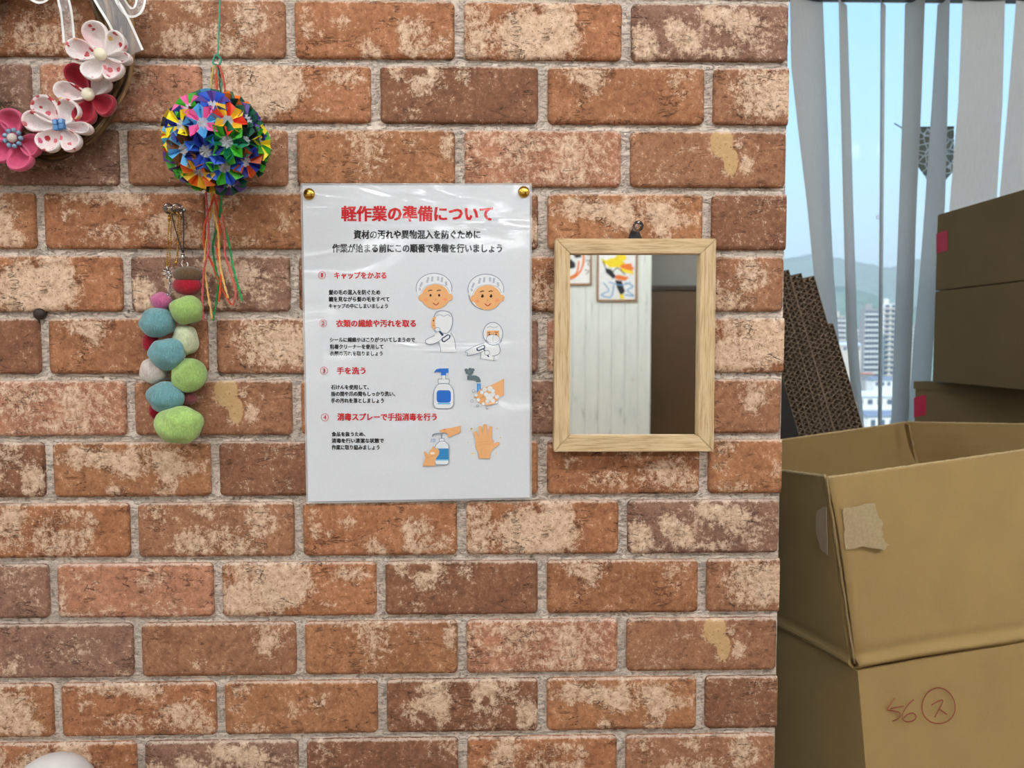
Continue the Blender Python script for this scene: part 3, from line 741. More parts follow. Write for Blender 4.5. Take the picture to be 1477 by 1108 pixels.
# pen marking
M_PEN = plain('red_brown_ink', (146, 62, 44), .6, .1, 300)
nB = (B3 - A3).cross(A2 - A3).normalized()
def stroke(lines, w, p0, nn, off, mat, name, parent, closed=False):
    b = bmesh.new(); nn = nn.normalized()
    for ln in lines:
        pts = [atplane(x, y, p0, nn) + nn * off for x, y in ln]; pts = spline(pts, 5)
        tube(b, pts, w, 5)
    for v_ in b.verts:
        d_ = (v_.co - p0).dot(nn) - off; v_.co -= nn * d_ * .8
    return obj(name, b, mat, parent)
def z3(x, y): return (1110 + x / 4.025, 850 + y / 4.025)
five = [[z3(*q) for q in [(716, 628), (700, 650), (676, 692), (700, 700), (740, 710), (748, 728), (730, 752), (704, 760)]], [z3(*q) for q in [(690, 690), (730, 682), (768, 675)]]]
six = [[z3(*q) for q in [(826, 636), (795, 665), (765, 710), (760, 745), (785, 764), (822, 758), (840, 735), (822, 714), (790, 722), (768, 742)]]]
circ = [[z3(970 + 96 * math.cos(a) + 4 * math.sin(2 * a), 672 + 104 * math.sin(a)) for a in [-1.9 - i * .262 for i in range(25)]]]
kana = [[z3(*q) for q in [(930, 668), (960, 650), (994, 640), (984, 672), (965, 705), (948, 740)]], [z3(*q) for q in [(972, 690), (995, 705), (1018, 722)]]]
stroke(five + six + circ + kana, .0008, A3, nB, .0028, M_PEN, 'pen_marking', carton)

# ------------------------------------------------------------------ closed cartons on the right
M_PINK = plain('pink_tape', (226, 40, 84), .45, .04, 40)
def carton_closed(p_tl, p_tr, ztop, zbot, label, seam=None, tape=None, dpt=.42, lip=False):
    """left face runs from p_tl (far) to p_tr (near); body extends to the right"""
    f = Vector((p_tr.x - p_tl.x, p_tr.y - p_tl.y, 0)); u = f.normalized(); r_ = Vector((-u.y, u.x, 0))
    if r_.x < 0: r_ = -r_
    a = Vector((p_tl.x, p_tl.y, 0)); c = Vector((p_tr.x, p_tr.y, 0))
    g = thing('cardboard_carton', label, 'carton', (a.x + .1, a.y - .1, zbot))
    ins = .0006
    quad = [a, c, c + r_ * dpt, a + r_ * dpt]
    zs = [(zbot, ztop)] if seam is None else [(zbot, seam - ins), (seam + ins, ztop)]
    b = bmesh.new()
    for k, (z0, z1) in enumerate(zs):
        lo = [b.verts.new((p_.x, p_.y, z0)) for p_ in quad]; hi = [b.verts.new((p_.x, p_.y, z1)) for p_ in quad]
        for i in range(4):
            j = (i + 1) % 4; b.faces.new((lo[i], lo[j], hi[j], hi[i]))
        b.faces.new(hi); b.faces.new(list(reversed(lo)))
    bmesh.ops.recalc_face_normals(b, faces=b.faces)
    bmesh.ops.bevel(b, geom=b.edges[:], offset=.0016, segments=2, affect='EDGES')
    obj('body', b, M_KRAFTD, g)
    n_ = -r_
    if tape:
        x0, x1, y0, y1 = tape
        decal([(x0, y1 + 3), (x0, y0 + 3), (x1, y0 - 2), (x1, y1 - 2)], a, n_, .0003, M_PINK, 'tape_mark', g)
    if lip:
        b = bmesh.new(); slab(b, a + n_ * .004 + Vector((0, 0, ztop - .016)), c + n_ * .004 + Vector((0, 0, ztop - .016)), c + n_ * .004 + Vector((0, 0, ztop)), a + n_ * .004 + Vector((0, 0, ztop)), .0035, side=1 if ((c - a).cross(Vector((0, 0, 1)))).dot(n_) > 0 else -1); obj('flap_edge', b, M_KRAFTD, g)
    return g
T1 = at(1352, 310, yat(1.56)); T1r = at(1477, 274, yat(1.295)); B1 = at(1342, 548, yat(1.56))
dd = (T1r - T1); T1n = T1 + dd * 1.15
sm = at(1347, 420, yat(1.56)).z
ztop1 = T1.z; zbot1 = (at(1344, 549, yat(1.56)).z + at(1477, 562, yat(1.295)).z) / 2
U1 = at(1320, 550, yat(1.62)); U1r = at(1477, 560, yat(1.375)); U1n = U1 + (U1r - U1) * 1.25
zl = (U1.z + U1r.z) / 2
carton_closed(T1, T1n, ztop1, zl + .003, 'tall closed cardboard carton topmost in the stack, pink tape on its upper corner', seam=sm, tape=(1351, 1367, 334, 363), dpt=.40)
carton_closed(U1, U1n, zl, zl - .335, 'closed cardboard carton second from top in the stack, pink tape below its rim', tape=(1318.5, 1336, 571, 600), dpt=.42, lip=True)
carton_closed(U1 + Vector((.01, 0, 0)), U1n + Vector((.01, 0, 0)), zl - .337, TZ + .001, 'closed cardboard carton at the bottom of the stack on the table', dpt=.42)

# ------------------------------------------------------------------ leaning flattened cardboard sheets, cut edges to the viewer
M_LINER = plain('liner_paper_edge', (132, 112, 92), .9, .15, 300)
M_FLUTE = plain('flute_paper_edge', (156, 134, 112), .9, .15, 300)
YS = .615
def sheet(xt, yt, xb, thk, nlay, length_bottom_px=1150, idx=0):
    """board whose left edge starts at top (xt, yt) px and leans; in the plane y=YS"""
    top = at(xt, yt, YS); 
    bot = at(xb, 900, YS); d = (bot - top); d = Vector((d.x, 0, d.z)).normalized()
    Ln = (top.z - TZ - .002) / (-d.z)
    nrm = Vector((-d.z, 0, d.x)); nrm = nrm if nrm.x > 0 else -nrm
    g = thing('cardboard_sheet', SHEETLAB[idx], 'cardboard', (top + d * Ln), 'flattened cardboard sheets leaning behind the wall end')
    lay = thk / nlay; W = .30
    def P(s, t_, y): return top + d * s + nrm * t_ + Vector((0, y, 0))
    for k in range(nlay + 1):
        b = bmesh.new(); t0 = k * lay - .0006; t1 = t0 + .0012
        vs = [b.verts.new(P(s, t_, y)) for (s, t_, y) in ((0, t0, 0), (0, t1, 0), (Ln, t1, 0), (Ln, t0, 0), (0, t0, W), (0, t1, W), (Ln, t1, W), (Ln, t0, W))]
        for q in ((0, 3, 2, 1), (4, 5, 6, 7), (0, 1, 5, 4), (1, 2, 6, 5), (2, 3, 7, 6), (3, 0, 4, 7)): b.faces.new([vs[i] for i in q])
        obj('liner', b, M_LINER, g)
    for k in range(nlay):
        b = bmesh.new(); per = .0104 if k % 2 == 0 else .0094; n = int(Ln / (per / 2)); prev = None
        for i in range(n + 1):
            s = i * per / 2; w = (.12 if i % 2 else .88) * lay + k * lay; h = .0009
            cur = [b.verts.new(P(s, w - h, .001)), b.verts.new(P(s, w + h, .001)), b.verts.new(P(s, w + h, .15)), b.verts.new(P(s, w - h, .15))]
            if prev:
                for q in range(4): b.faces.new((prev[q], prev[(q + 1) % 4], cur[(q + 1) % 4], cur[q]))
            prev = cur
        obj('flute', b, M_FLUTE, g)
SHEETLAB = ['leaning corrugated cardboard sheet half hidden by the wall end', 'leaning corrugated cardboard sheet closest to the wall end at the top', 'third corrugated cardboard sheet of the leaning bundle from the wall end', 'fourth corrugated cardboard sheet of the leaning bundle from the wall end', 'tall corrugated cardboard sheet just inside the shorter outer one', 'shorter thin outermost corrugated cardboard sheet of the leaning bundle']
SH = [(1084, 388, 2), (1102.5, 390, 2), (1121, 394, 2), (1139, 399, 2), (1157.5, 403, 2), (1194, 469, 1)]
for i, (xt, yt, nl) in enumerate(SH):
    sheet(xt, yt, xt + .287 * (900 - yt), .0212 if nl == 2 else .0095, nl, idx=i)

# ------------------------------------------------------------------ framed mirror
YF = -.019
gm = thing('wall_mirror', 'small rectangular mirror in a light oak frame hanging on the brick wall', 'mirror', at(916, 651, -.004))
O4 = [at(801, 344, YF), at(1033.5, 344, YF), at(1029.5, 651.5, YF), at(799, 652, YF)]
I4 = [at(822.5, 366, YF), at(1010, 366, YF), at(1007, 628.5, YF), at(821.5, 628.5, YF)]
for k in range(4):
    o0, o1, i0, i1 = O4[k], O4[(k + 1) % 4], I4[k], I4[(k + 1) % 4]
    ga = (o1 - o0).normalized() * .00012
    o0, o1, i0, i1 = o0 + ga, o1 - ga, i0 + ga, i1 - ga
    b = bmesh.new(); bk = Vector((0, .016, 0))
    f_ = [b.verts.new(p_) for p_ in (o0, o1, i1, i0)]; r2 = [b.verts.new(p_ + bk) for p_ in (o0, o1, i1, i0)]
    b.faces.new(f_); b.faces.new(list(reversed(r2)))
    for i in range(4): b.faces.new((f_[i], r2[i], r2[(i + 1) % 4], f_[(i + 1) % 4]))
    bmesh.ops.recalc_face_normals(b, faces=b.faces)
    bmesh.ops.bevel(b, geom=b.edges[:], offset=.0007, segments=2, affect='EDGES')
    obj('frame_rail', b, M_OAKH if k % 2 == 0 else M_OAKV, gm)
t = MT('mirror_glass'); v = t.coord(); n = t.noise(v, 14, 2)
t.set(col=(.86, .885, .87), metal=1.0, rough=.012, nrm=t.bump(n, .01, .0002)); M_MIR = t.m
c0, c1_, c2_, c3_ = [p_ + Vector((0, YM - YF, 0)) for p_ in I4]
b = bmesh.new(); e = .002
vs = [b.verts.new(p_) for p_ in (c0 + Vector((-e, 0, e)), c1_ + Vector((e, 0, e)), c2_ + Vector((e, 0, -e)), c3_ + Vector((-e, 0, -e)))]
b.faces.new(list(reversed(vs))); 
ex = bmesh.ops.extrude_face_region(b, geom=b.faces[:]); bmesh.ops.translate(b, vec=(0, .003, 0), verts=[q for q in ex['geom'] if isinstance(q, bmesh.types.BMVert)])
bmesh.ops.recalc_face_normals(b, faces=b.faces); obj('glass', b, M_MIR, gm)
b = bmesh.new(); box(b, O4[3].x + .003, O4[2].x - .003, -.0092, -.0035, O4[3].z + .003, O4[0].z - .003); obj('backing', b, M_DARKBROWN, gm)
# black hanger tab
b = bmesh.new(); pz = [at(x, y, -.006) for x, y in ((906, 346), (927, 346), (922, 334), (919, 330), (912, 330), (910, 334))]
f = b.faces.new([b.verts.new(p_) for p_ in pz]); ex = bmesh.ops.extrude_face_region(b, geom=[f]); bmesh.ops.translate(b, vec=(0, .003, 0), verts=[q for q in ex['geom'] if isinstance(q, bmesh.types.BMVert)])
bmesh.ops.recalc_face_normals(b, faces=b.faces); obj('hanger', b, M_BLACK, gm)
t = MT('clear_plastic'); t.set(col=(.95, .96, .96), rough=.06, trans=1.0, ior=1.49); M_CLEAR = t.m
def push_pin(px, py, r, label, group=None, y0=-.001):
    p = at(px, py, y0); g = thing('push_pin', label, 'push pin', p, group)
    b = bmesh.new(); lathe(b, p, (0, -1, 0), [(0, .0012), (r * .75, .0012), (r * .8, .002), (r * .45, .0045), (r * .42, .0085), (r * 1.0, .011), (r * 1.0, .013), (r * .8, .0137), (0, .0137)], 20); obj('grip', b, M_CLEAR, g, smooth=True)
    b = bmesh.new(); lathe(b, p, (0, -1, 0), [(0, -.006), (r * .14, -.003), (r * .14, .006), (0, .0065)], 8); obj('needle', b, M_METAL, g)
push_pin(917, 329, .0052, 'clear push pin holding the mirror hanger above the oak frame', y0=-.003)

# pictures reflected in the mirror (on the planked wall)
def picture(px0, px1, py0, py1, label, art):
    a = refl(px0, py0, YB + .02); c = refl(px1, py1, YB + .02); x0, x1 = a.x, c.x; z1, z0 = a.z, c.z
    g = thing('framed_drawing', label, 'picture', ((x0 + x1) / 2, YB + .004, z0), 'framed drawings on the planked wall')
    w = .009
    for (q0, q1, w0, w1) in ((x0, x1, z0, z0 + w), (x0, x1, z1 - w, z1), (x0, x0 + w, z0 + w, z1 - w), (x1 - w, x1, z0 + w, z1 - w)):
        b = bmesh.new(); box(b, q0, q1, YB + .005, YB + .022, w0, w1, bev=.001); obj('frame_rail', b, plain('brown_frame_wood', (150, 104, 52), .5), g)
    b = bmesh.new(); box(b, x0 + w, x1 - w, YB + .006, YB + .012, z0 + w, z1 - w); obj('sheet', b, plain('drawing_paper', (236, 238, 238), .6), g)
    lay = 0
    b = bmesh.new(); mats = []; 
    for rgb, pts, wd in art:
        lay += 1; m = plain('drawing_ink_%d_%d_%d' % rgb, rgb, .7)
        if m not in mats: mats.append(m)
        mi = mats.index(m)
        P3 = [Vector((x0 + (x1 - x0) * u, YB + .0125 + lay * .0001, z0 + (z1 - z0) * v_)) for u, v_ in pts]
        if wd: 
            P3 = spline(P3, 5); vs_ = []
            for i, p_ in enumerate(P3):
                tt = (P3[min(i + 1, len(P3) - 1)] - P3[max(i - 1, 0)]).normalized(); nn = Vector((-tt.z, 0, tt.x)) * wd
                vs_.append((b.verts.new(p_ + nn), b.verts.new(p_ - nn)))
            for q1, q2 in zip(vs_, vs_[1:]):
                f = b.faces.new((q1[0], q1[1], q2[1], q2[0])); f.material_index = mi
        else:
            f = b.faces.new([b.verts.new(p_) for p_ in P3]); f.material_index = mi
    obj('drawing', b, mats, g)
YE, ORG, BK, BL = (238, 214, 40), (226, 120, 50), (34, 30, 34), (110, 170, 214)
def blob(cx, cy, rx, ry, n=14, s=0): return [(cx + rx * math.cos(2 * PI * k / n) * (1 + .18 * math.sin(3 * k + s)), cy + ry * math.sin(2 * PI * k / n) * (1 + .18 * math.cos(2 * k + s))) for k in range(n)]
picture(861.5, 919, 357, 434.5, 'framed drawing in yellow, black and blue strokes on the planked wall, seen in the mirror', [
    (YE, blob(.45, .72, .22, .1, s=1), 0), (ORG, blob(.74, .62, .17, .09, s=2), 0), (YE, blob(.6, .82, .13, .08), 0), (YE, [(.1, .8), (.4, .72), (.3, .66), (.15, .7)], 0), (YE, [(.6, .62), (.9, .56), (.92, .5), (.6, .55)], 0),
    (ORG, [(.45, .42), (.7, .38), (.8, .45), (.5, .5)], 0), (BK, [(.2, .62), (.35, .6), (.48, .46), (.4, .42), (.22, .54)], 0), (BK, [(.45, .4), (.62, .38), (.7, .18), (.6, .1), (.5, .25)], 0), (YE, [(.55, .14), (.66, .12), (.68, .04), (.6, .04)], 0),
    (BL, [(.15, .35), (.3, .2), (.1, .12), (.35, .08), (.42, .3)], .0035), (BL, [(.7, .35), (.9, .28), (.75, .2), (.92, .1), (.7, .12)], .0035), (BL, [(.3, .36), (.6, .3), (.85, .36)], .003), (BK, [(.15, .75), (.3, .5), (.5, .62), (.7, .5)], .003)])
picture(796, 853.5, 333, 411, 'framed drawing with orange and black strokes left of the yellow one, seen in the mirror', [
    (ORG, [(.1, .15), (.5, .12), (.75, .3), (.78, .6), (.55, .9)], .006), (ORG, [(.2, .1), (.6, .2), (.68, .45)], .005), (BK, blob(.45, .38, .14, .09), 0), (BK, [(.5, .6), (.7, .62), (.75, .52), (.6, .5)], 0), (BK, [(.5, .75), (.62, .68)], .005),
    (BK, [(.84, .78), (.95, .76)], .002), (BK, [(.9, .82), (.88, .7)], .002), (BK, [(.84, .6), (.95, .6), (.9, .54)], .002), (BK, [(.84, .44), (.95, .46), (.9, .38), (.95, .36)], .002), (BK, [(.82, .28), (.93, .26), (.86, .2)], .002)])

# ------------------------------------------------------------------ laminated notice
YP = -.0045
def lam_bump(t):
    v = t.coord(); n1 = t.noise(t.coord(scale=(.7, 1, 2.0)), 8, 1.5, .5, .6); n2 = t.noise(v, 340, 3, .6)
    h = t.math('ADD', n1, t.math('MULTIPLY', n2, .007))
    return t.bump(h, 1.0, .020)
def inkmat(name, rgb):
    key = ('ink', rgb)
    if key in _cache: return _cache[key]
    t = MT(name); c = lin(rgb)
    v = t.coord(); n = t.noise(v, 500, 2); col = t.ramp(n, [(.2, tuple(x * .97 for x in c)), (.8, tuple(min(1, x * 1.03) for x in c))])
    t.set(col=col, rough=.5, spec=0.0, coat=1.0); t.b.inputs['Coat Roughness'].default_value = .03; t.link(lam_bump(t), t.b.inputs['Coat Normal']); _cache[key] = t.m; return t.m
M_PAPER = inkmat('laminated_white_paper', (214, 219, 225))
P4 = [(436.5, 267.5), (764, 267.5), (764, 717.5), (444.5, 723.5)]
gp = thing('laminated_notice', 'white laminated notice with red and black Japanese text pinned to the brick wall', 'notice', at(604, 722, 0))
def polyface(pts, y, th_, mat, name, parent, bev=0):
    b = bmesh.new(); vs = [b.verts.new(at(x, y_, y)) for x, y_ in pts]; f = b.faces.new(vs); f.normal_update()
    if f.normal.y > 0: f.normal_flip()
    ex = bmesh.ops.extrude_face_region(b, geom=[f]); bmesh.ops.translate(b, vec=(0, -th_, 0), verts=[q for q in ex['geom'] if isinstance(q, bmesh.types.BMVert)])
    bmesh.ops.recalc_face_normals(b, faces=b.faces); return obj(name, b, mat, parent)
polyface(P4, YP + .0006, .0005, M_PAPER, 'sheet', gp)
t = MT('laminate_film'); t.set(col=(.9, .92, .94), rough=.08, alpha=.28, nrm=lam_bump(t)); M_FILM = t.m
polyface([(433.5, 264.5), (767, 264.5), (767, 720), (442, 726.5)], YP + .0011, .0003, M_FILM, 'film_border', gp)
LAYER = [0]
def ny():
    LAYER[0] += 1; return YP - .00006 - LAYER[0] * .000004
RED, INK = inkmat('red_print', (196, 44, 48)), inkmat('black_print', (26, 26, 30))
def text(s, x0, x1, y0, y1, mat, bold=.03, name='lettering'):
    cu = bpy.data.curves.new('t', 'FONT'); cu.body = s; cu.size = 1; cu.offset = 0; cu.resolution_u = 2
    o = bpy.data.objects.new('t', cu); C.objects.link(o)
    dg = bpy.context.evaluated_depsgraph_get(); me = bpy.data.meshes.new_from_object(o.evaluated_get(dg))
    C.objects.unlink(o); bpy.data.objects.remove(o)
    xs = [v.co.x for v in me.vertices]; ys = [v.co.y for v in me.vertices]
    if not xs: return
    ax, bx, ay, by = min(xs), max(xs), min(ys), max(ys); base = wloc(gp)
    src = [v.co.copy() for v in me.vertices]; polys = [tuple(p.vertices) for p in me.polygons]; V, Fc = [], []
    for ox, oy in ((-1, -.6), (1, -.6), (1, .6), (-1, .6), (0, 0)):       # heavy face: the outline stamped slightly apart
        Y = ny(); n0 = len(V); k = bold * .95
        for co in src:
            px = x0 + (co.x - ax + ox * k + k) / (bx - ax + 2 * k) * (x1 - x0); py = y1 - (co.y - ay + oy * k + k * .6) / (by - ay + 1.2 * k) * (y1 - y0)
            V.append(at(px, py, Y) - base)
        Fc += [tuple(i + n0 for i in p) for p in polys]
    me = bpy.data.meshes.new(name); me.from_pydata(V, [], Fc)
    me.materials.clear(); me.materials.append(mat); me.update(); me.name = name
    ob = bpy.data.objects.new(name, me); C.objects.link(ob); ob.parent = gp
    return ob
TX = [('軽作業の準備について', 492, 711, 296.7, 319.5, 1, .045), ('資材の汚れや異物混入を防ぐために', 510, 693, 331.8, 344.8, 0, .04), ('作業が始まる前にこの順番で準備を行いましょう', 479, 724.3, 351.7, 364.5, 0, .04),
 ('キャップをかぶる', 482, 557.5, 392.2, 402.4, 1, .04), ('髪の毛の混入を防ぐため', 474, 548.5, 418, 425.4, 0, .035), ('鏡を見ながら髪の毛をすべて', 474, 561.8, 428, 435.3, 0, .035), ('キャップの中にしまいましょう', 474, 559.4, 438, 445, 0, .035),
 ('衣類の繊維や汚れを取る', 484.5, 600, 461, 472, 1, .04), ('シールに繊維やほこりがついてしまうので', 475.7, 598.5, 486.6, 493.6, 0, .035), ('粘着クリーナーを使用して', 475.7, 553, 496.6, 503.7, 0, .035), ('衣類の汚れを取りましょう', 475.7, 552, 506.4, 513.4, 0, .035),
 ('手を洗う', 485.7, 527.4, 529.6, 540, 1, .04), ('石けんを使用して、', 477.4, 532, 555, 562, 0, .035), ('指の間や爪の間もしっかり洗い、', 477.4, 570, 564.6, 571.7, 0, .035), ('手の汚れを落としましょう', 477.4, 553.5, 574.4, 581.4, 0, .035),
 ('消毒スプレーで手指消毒を行う', 486.4, 630, 596, 607, 1, .04), ('食品を扱うため、', 478.3, 527, 623, 629.6, 0, .035), ('消毒を行い清潔な状態で', 478.3, 553.5, 632.2, 639.2, 0, .035), ('作業に取り組みましょう', 478.3, 547.5, 641.8, 649, 0, .035)]
for s_, x0, x1, y0, y1, rd, bo in TX: text(s_, x0, x1, y0, y1, RED if rd else INK, bo)
for d_, cx, cy in (('1', 464.4, 397), ('2', 466, 466.2), ('3', 467.4, 534.8), ('4', 468.6, 602)):
    text(d_, cx - (1.3 if d_ == '1' else 2), cx + (1.3 if d_ == '1' else 2), cy - 3.2, cy + 3.2, RED, .012, 'numeral')
# drawing kit: everything printed flat on the sheet
class Art:
    def __init__(s): s.b = bmesh.new(); s.m = []
    def mi(s, rgb):
        m = inkmat('print_colour', rgb)
        if m not in s.m: s.m.append(m)
        return s.m.index(m)
    def P(s, rgb, pts):
        Y = ny(); f = s.b.faces.new([s.b.verts.new(at(x, y, Y)) for x, y in pts]); f.material_index = s.mi(rgb)
        f.normal_update()
        if f.normal.y > 0: f.normal_flip()
    def E(s, rgb, cx, cy, rx, ry, n=28, rot=0):
        s.P(rgb, [(cx + rx * math.cos(a) * math.cos(rot) - ry * math.sin(a) * math.sin(rot), cy + rx * math.cos(a) * math.sin(rot) + ry * math.sin(a) * math.cos(rot)) for a in [2 * PI * k / n for k in range(n)]])
    def L(s, rgb, pts, w=.6, closed=False, smooth=True):
        Y = ny(); V = [Vector((x, y, 0)) for x, y in pts]
        if closed: V.append(V[0])
        if smooth and len(V) > 2: V = spline(V, 5)
        pr = None; mi = s.mi(rgb)
        for i, p_ in enumerate(V):
            tt = V[min(i + 1, len(V) - 1)] - V[max(i - 1, 0)]
            if tt.length < 1e-6: continue
            tt.normalize(); nn = Vector((-tt.y, tt.x, 0)) * w
            cur = [s.b.verts.new(at((p_ + nn).x, (p_ + nn).y, Y)), s.b.verts.new(at((p_ - nn).x, (p_ - nn).y, Y))]
            if pr:
                f = s.b.faces.new((pr[0], pr[1], cur[1], cur[0])); f.material_index = mi
            pr = cur
    def C(s, rgb, cx, cy, rx, ry, w=.4, n=20, a0=0, a1=2 * PI):
        s.L(rgb, [(cx + rx * math.cos(a0 + (a1 - a0) * k / n), cy + ry * math.sin(a0 + (a1 - a0) * k / n)) for k in range(n + 1)], w, smooth=False)
    def done(s, lab):
        o = obj('illustration', s.b, s.m, gp); o['label'] = lab; return o
SK, SK2, WH, GR, OL, BLU, DB = (226, 170, 116), (206, 150, 96), (226, 230, 234), (176, 184, 196), (128, 140, 156), (44, 110, 200), (46, 66, 96)
def head(dx, dy, lashes, lab):
    a = Art(); X = lambda x: x + dx; Yy = lambda y: y + dy
    a.E(WH, X(626), Yy(416), 25.6, 21.5); a.C(OL, X(626), Yy(416), 25.8, 21.7, .5, 32, PI * .93, PI * 2.07)
    if lashes: a.C(OL, X(626), Yy(421), 25, 24.5, .5, 14, PI * .55, PI * .95); a.E(WH, X(626), Yy(424), 23, 21)
    a.E(SK, X(608.6), Yy(429.5), 5, 5.2); a.E(SK, X(648), Yy(428.8), 5, 5.2)
    a.E(SK, X(628), Yy(428), 20.2, 18); 
    a.P(WH, [(X(604), Yy(424)), (X(607), Yy(408)), (X(618), Yy(398)), (X(634), Yy(397)), (X(646), Yy(405)), (X(649), Yy(421)), (X(644), Yy(414)), (X(628), Yy(409)), (X(612), Yy(415)), (X(608.5), Yy(424))])
    a.L(OL, [(X(606.5), Yy(424)), (X(613), Yy(414)), (X(628), Yy(409.5)), (X(643), Yy(413)), (X(648.5), Yy(422))], .25)
    for (x0, y0, x1, y1) in ((606, 414, 609, 407), (616, 408, 618, 400), (623, 406, 624, 399), (632, 405, 632, 399), (637, 407, 638, 400), (644, 412, 643, 406), (606, 419, 605, 415)):
        a.L(GR, [(X(x0), Yy(y0)), (X(x1), Yy(y1))], 1.5, smooth=False)
    for ex in (621, 633.4):
        a.E((50, 34, 26), X(ex), Yy(426), 1.5, 1.9 + .4 * lashes); a.L((70, 44, 30), [(X(ex - 3.5), Yy(419.6 + .6 * (ex < 625))), (X(ex), Yy(418.6)), (X(ex + 2.5), Yy(419.2))], .7)
        if lashes: a.L((50, 34, 26), [(X(ex - 1.8), Yy(427.5)), (X(ex + .2), Yy(423.6)), (X(ex + 2), Yy(427))], .5)
    a.E((232, 150, 104), X(614), Yy(433), 3, 2.2); a.E((232, 150, 104), X(642), Yy(432), 3, 2.2)
    a.L((188, 120, 76), [(X(628), Yy(431)), (X(628.8), Yy(432.8)), (X(627.6), Yy(433))], .35); a.L((176, 44, 36), [(X(624.5), Yy(437)), (X(629), Yy(440)), (X(633), Yy(436.6))], .6)
    a.done(lab)
head(0, 0, 0, 'smiling face in a white hair cap, first of the pair'); head(74.8, 1.2, 1, 'smiling face in a white hair cap with eyelashes')
a = Art()   # worker brushing the shoulder with a sticky roller
a.P(WH, [(626, 484), (614, 489), (613.5, 494), (622, 498), (634, 493), (636, 508), (658, 508), (656, 484), (650, 478), (632, 478)])
a.L(OL, [(627, 484), (616, 489), (613.5, 493.5), (619, 497), (628, 495), (638, 489)], .5); a.L(OL, [(633, 493), (635, 501), (636, 508)], .45); a.L(OL, [(650, 480), (655, 488), (657.5, 504)], .5)
a.E(SK, 627, 466, 5, 9); a.E(WH, 640, 465, 12.5, 16); a.L(OL, [(625.5, 458), (630, 450), (640, 448.5), (650, 452), (653, 463), (650, 475), (644, 481), (634, 479), (627, 474)], .55)
a.L(GR, [(629, 456), (634, 454), (640, 456), (646, 454), (650, 457)], .6); a.E((40, 30, 26), 625.4, 462.5, .8, 1.2); a.L((176, 70, 50), [(624.6, 469), (626.5, 470)], .5); a.E(WH, 631, 475.5, 3.6, 3.2); a.C(OL, 631, 475.5, 3.6, 3.2, .35)
a.L(DB, [(634, 478), (639, 484)], 1.5, smooth=False); a.P(DB, [(637, 488), (646, 482), (650, 484), (649, 488), (641, 494), (637, 492.5)]); a.P(WH, [(638.8, 488.6), (646.5, 483.6), (648.2, 484.8), (647.4, 487.4), (641, 492), (638.6, 491.3)])
a.done('worker in white overalls rolling the shoulder with a lint roller')
a = Art()   # masked worker rolling the arm
a.P(WH, [(697, 495), (676, 503), (672, 508), (674, 513), (694, 508), (694, 518), (718, 520), (721, 506), (718, 495), (710, 492)])
a.L(OL, [(698, 495), (684, 500), (675, 505), (671, 508), (675, 510), (674, 513), (686, 511), (697, 507)], .5); a.L(OL, [(694, 508), (693, 518)], .45); a.L(OL, [(718, 494), (721.5, 504), (719, 511), (710, 514)], .5); a.L(OL, [(713, 513), (712, 521)], .45)
a.E(WH, 711, 482, 14, 16.5); a.C(OL, 711, 481.5, 14.2, 16.5, .55); a.C(OL, 712, 487, 12, 11, .8, 12, .1 * PI, .9 * PI); a.P(SK, [(702, 477), (720, 477), (720.5, 486), (702, 486)]); a.E(WH, 711, 489, 9.6, 6.2); a.C(OL, 711, 489, 9.6, 6.2, .35)
a.L(OL, [(711, 484), (711, 494)], .3); a.L(GR, [(702, 473), (707, 471), (712, 473), (718, 471)], .5); a.E((40, 30, 26), 706, 482.4, 1, 1.2); a.E((40, 30, 26), 715.6, 482.4, 1, 1.2); a.L((60, 40, 30), [(703.5, 479.6), (707.5, 479)], .4); a.L((60, 40, 30), [(713.5, 479), (718, 479.6)], .4)
a.P(DB, [(687, 502), (698, 497), (700, 500), (699.6, 503), (690, 507), (687.4, 505.6)]); a.P(WH, [(688.6, 502.6), (697.4, 498.6), (698.4, 501.6), (690, 505.2)]); a.L(DB, [(697, 503), (700, 507)], .9, smooth=False); a.E(WH, 702.5, 509, 3.8, 3.6); a.C(OL, 702.5, 509, 3.8, 3.6, .4); a.L(DB, [(703, 512), (705, 515)], .9, smooth=False)
a.done('masked worker in white overalls rolling the sleeve with a lint roller')
def rrect(x0, x1, y0, y1, r, n=5):
    out = []
    for cx, cy, a0 in ((x1 - r, y0 + r, -PI / 2), (x1 - r, y1 - r, 0), (x0 + r, y1 - r, PI / 2), (x0 + r, y0 + r, PI)):
        out += [(cx + r * math.cos(a0 + PI / 2 * k / n), cy + r * math.sin(a0 + PI / 2 * k / n)) for k in range(n + 1)]
    return out
a = Art()   # pump bottle
bod = [(634, 553.5), (646, 553.5), (650, 556), (653.5, 562), (654.6, 570), (654, 584), (651, 588.5), (647, 589.6), (632, 589.6), (628, 588.5), (625.2, 584), (625, 570), (626.5, 562), (630, 556)]
a.P(WH, bod); a.L(OL, bod, .5, closed=True, smooth=False); a.P(BLU, rrect(629.8, 650.4, 563, 580.8, 4)); a.P((120, 190, 230), rrect(631, 650, 581, 583.4, 1)); a.P(WH, rrect(632, 648, 546.8, 553.4, 1.5)); a.L(OL, rrect(632, 648, 546.8, 553.4, 1.5), .5, closed=True, smooth=False)
a.P(WH, [(637.4, 540), (642.6, 540), (642.6, 547), (637.4, 547)]); a.L(OL, [(637.4, 547), (637.4, 540)], .35, smooth=False); a.L(OL, [(642.6, 547), (642.6, 540)], .35, smooth=False)
a.P(BLU, [(626, 537.5), (629, 532.8), (634, 531.6), (647, 531.4), (647, 537.8), (643.4, 538.2), (643.4, 541.6), (636, 541.6), (636, 537), (629, 536.2), (626.6, 538)])
a.done('pump soap bottle with blue pump and blue label')
a = Art()   # tap and soapy hands
GN = (92, 112, 118)
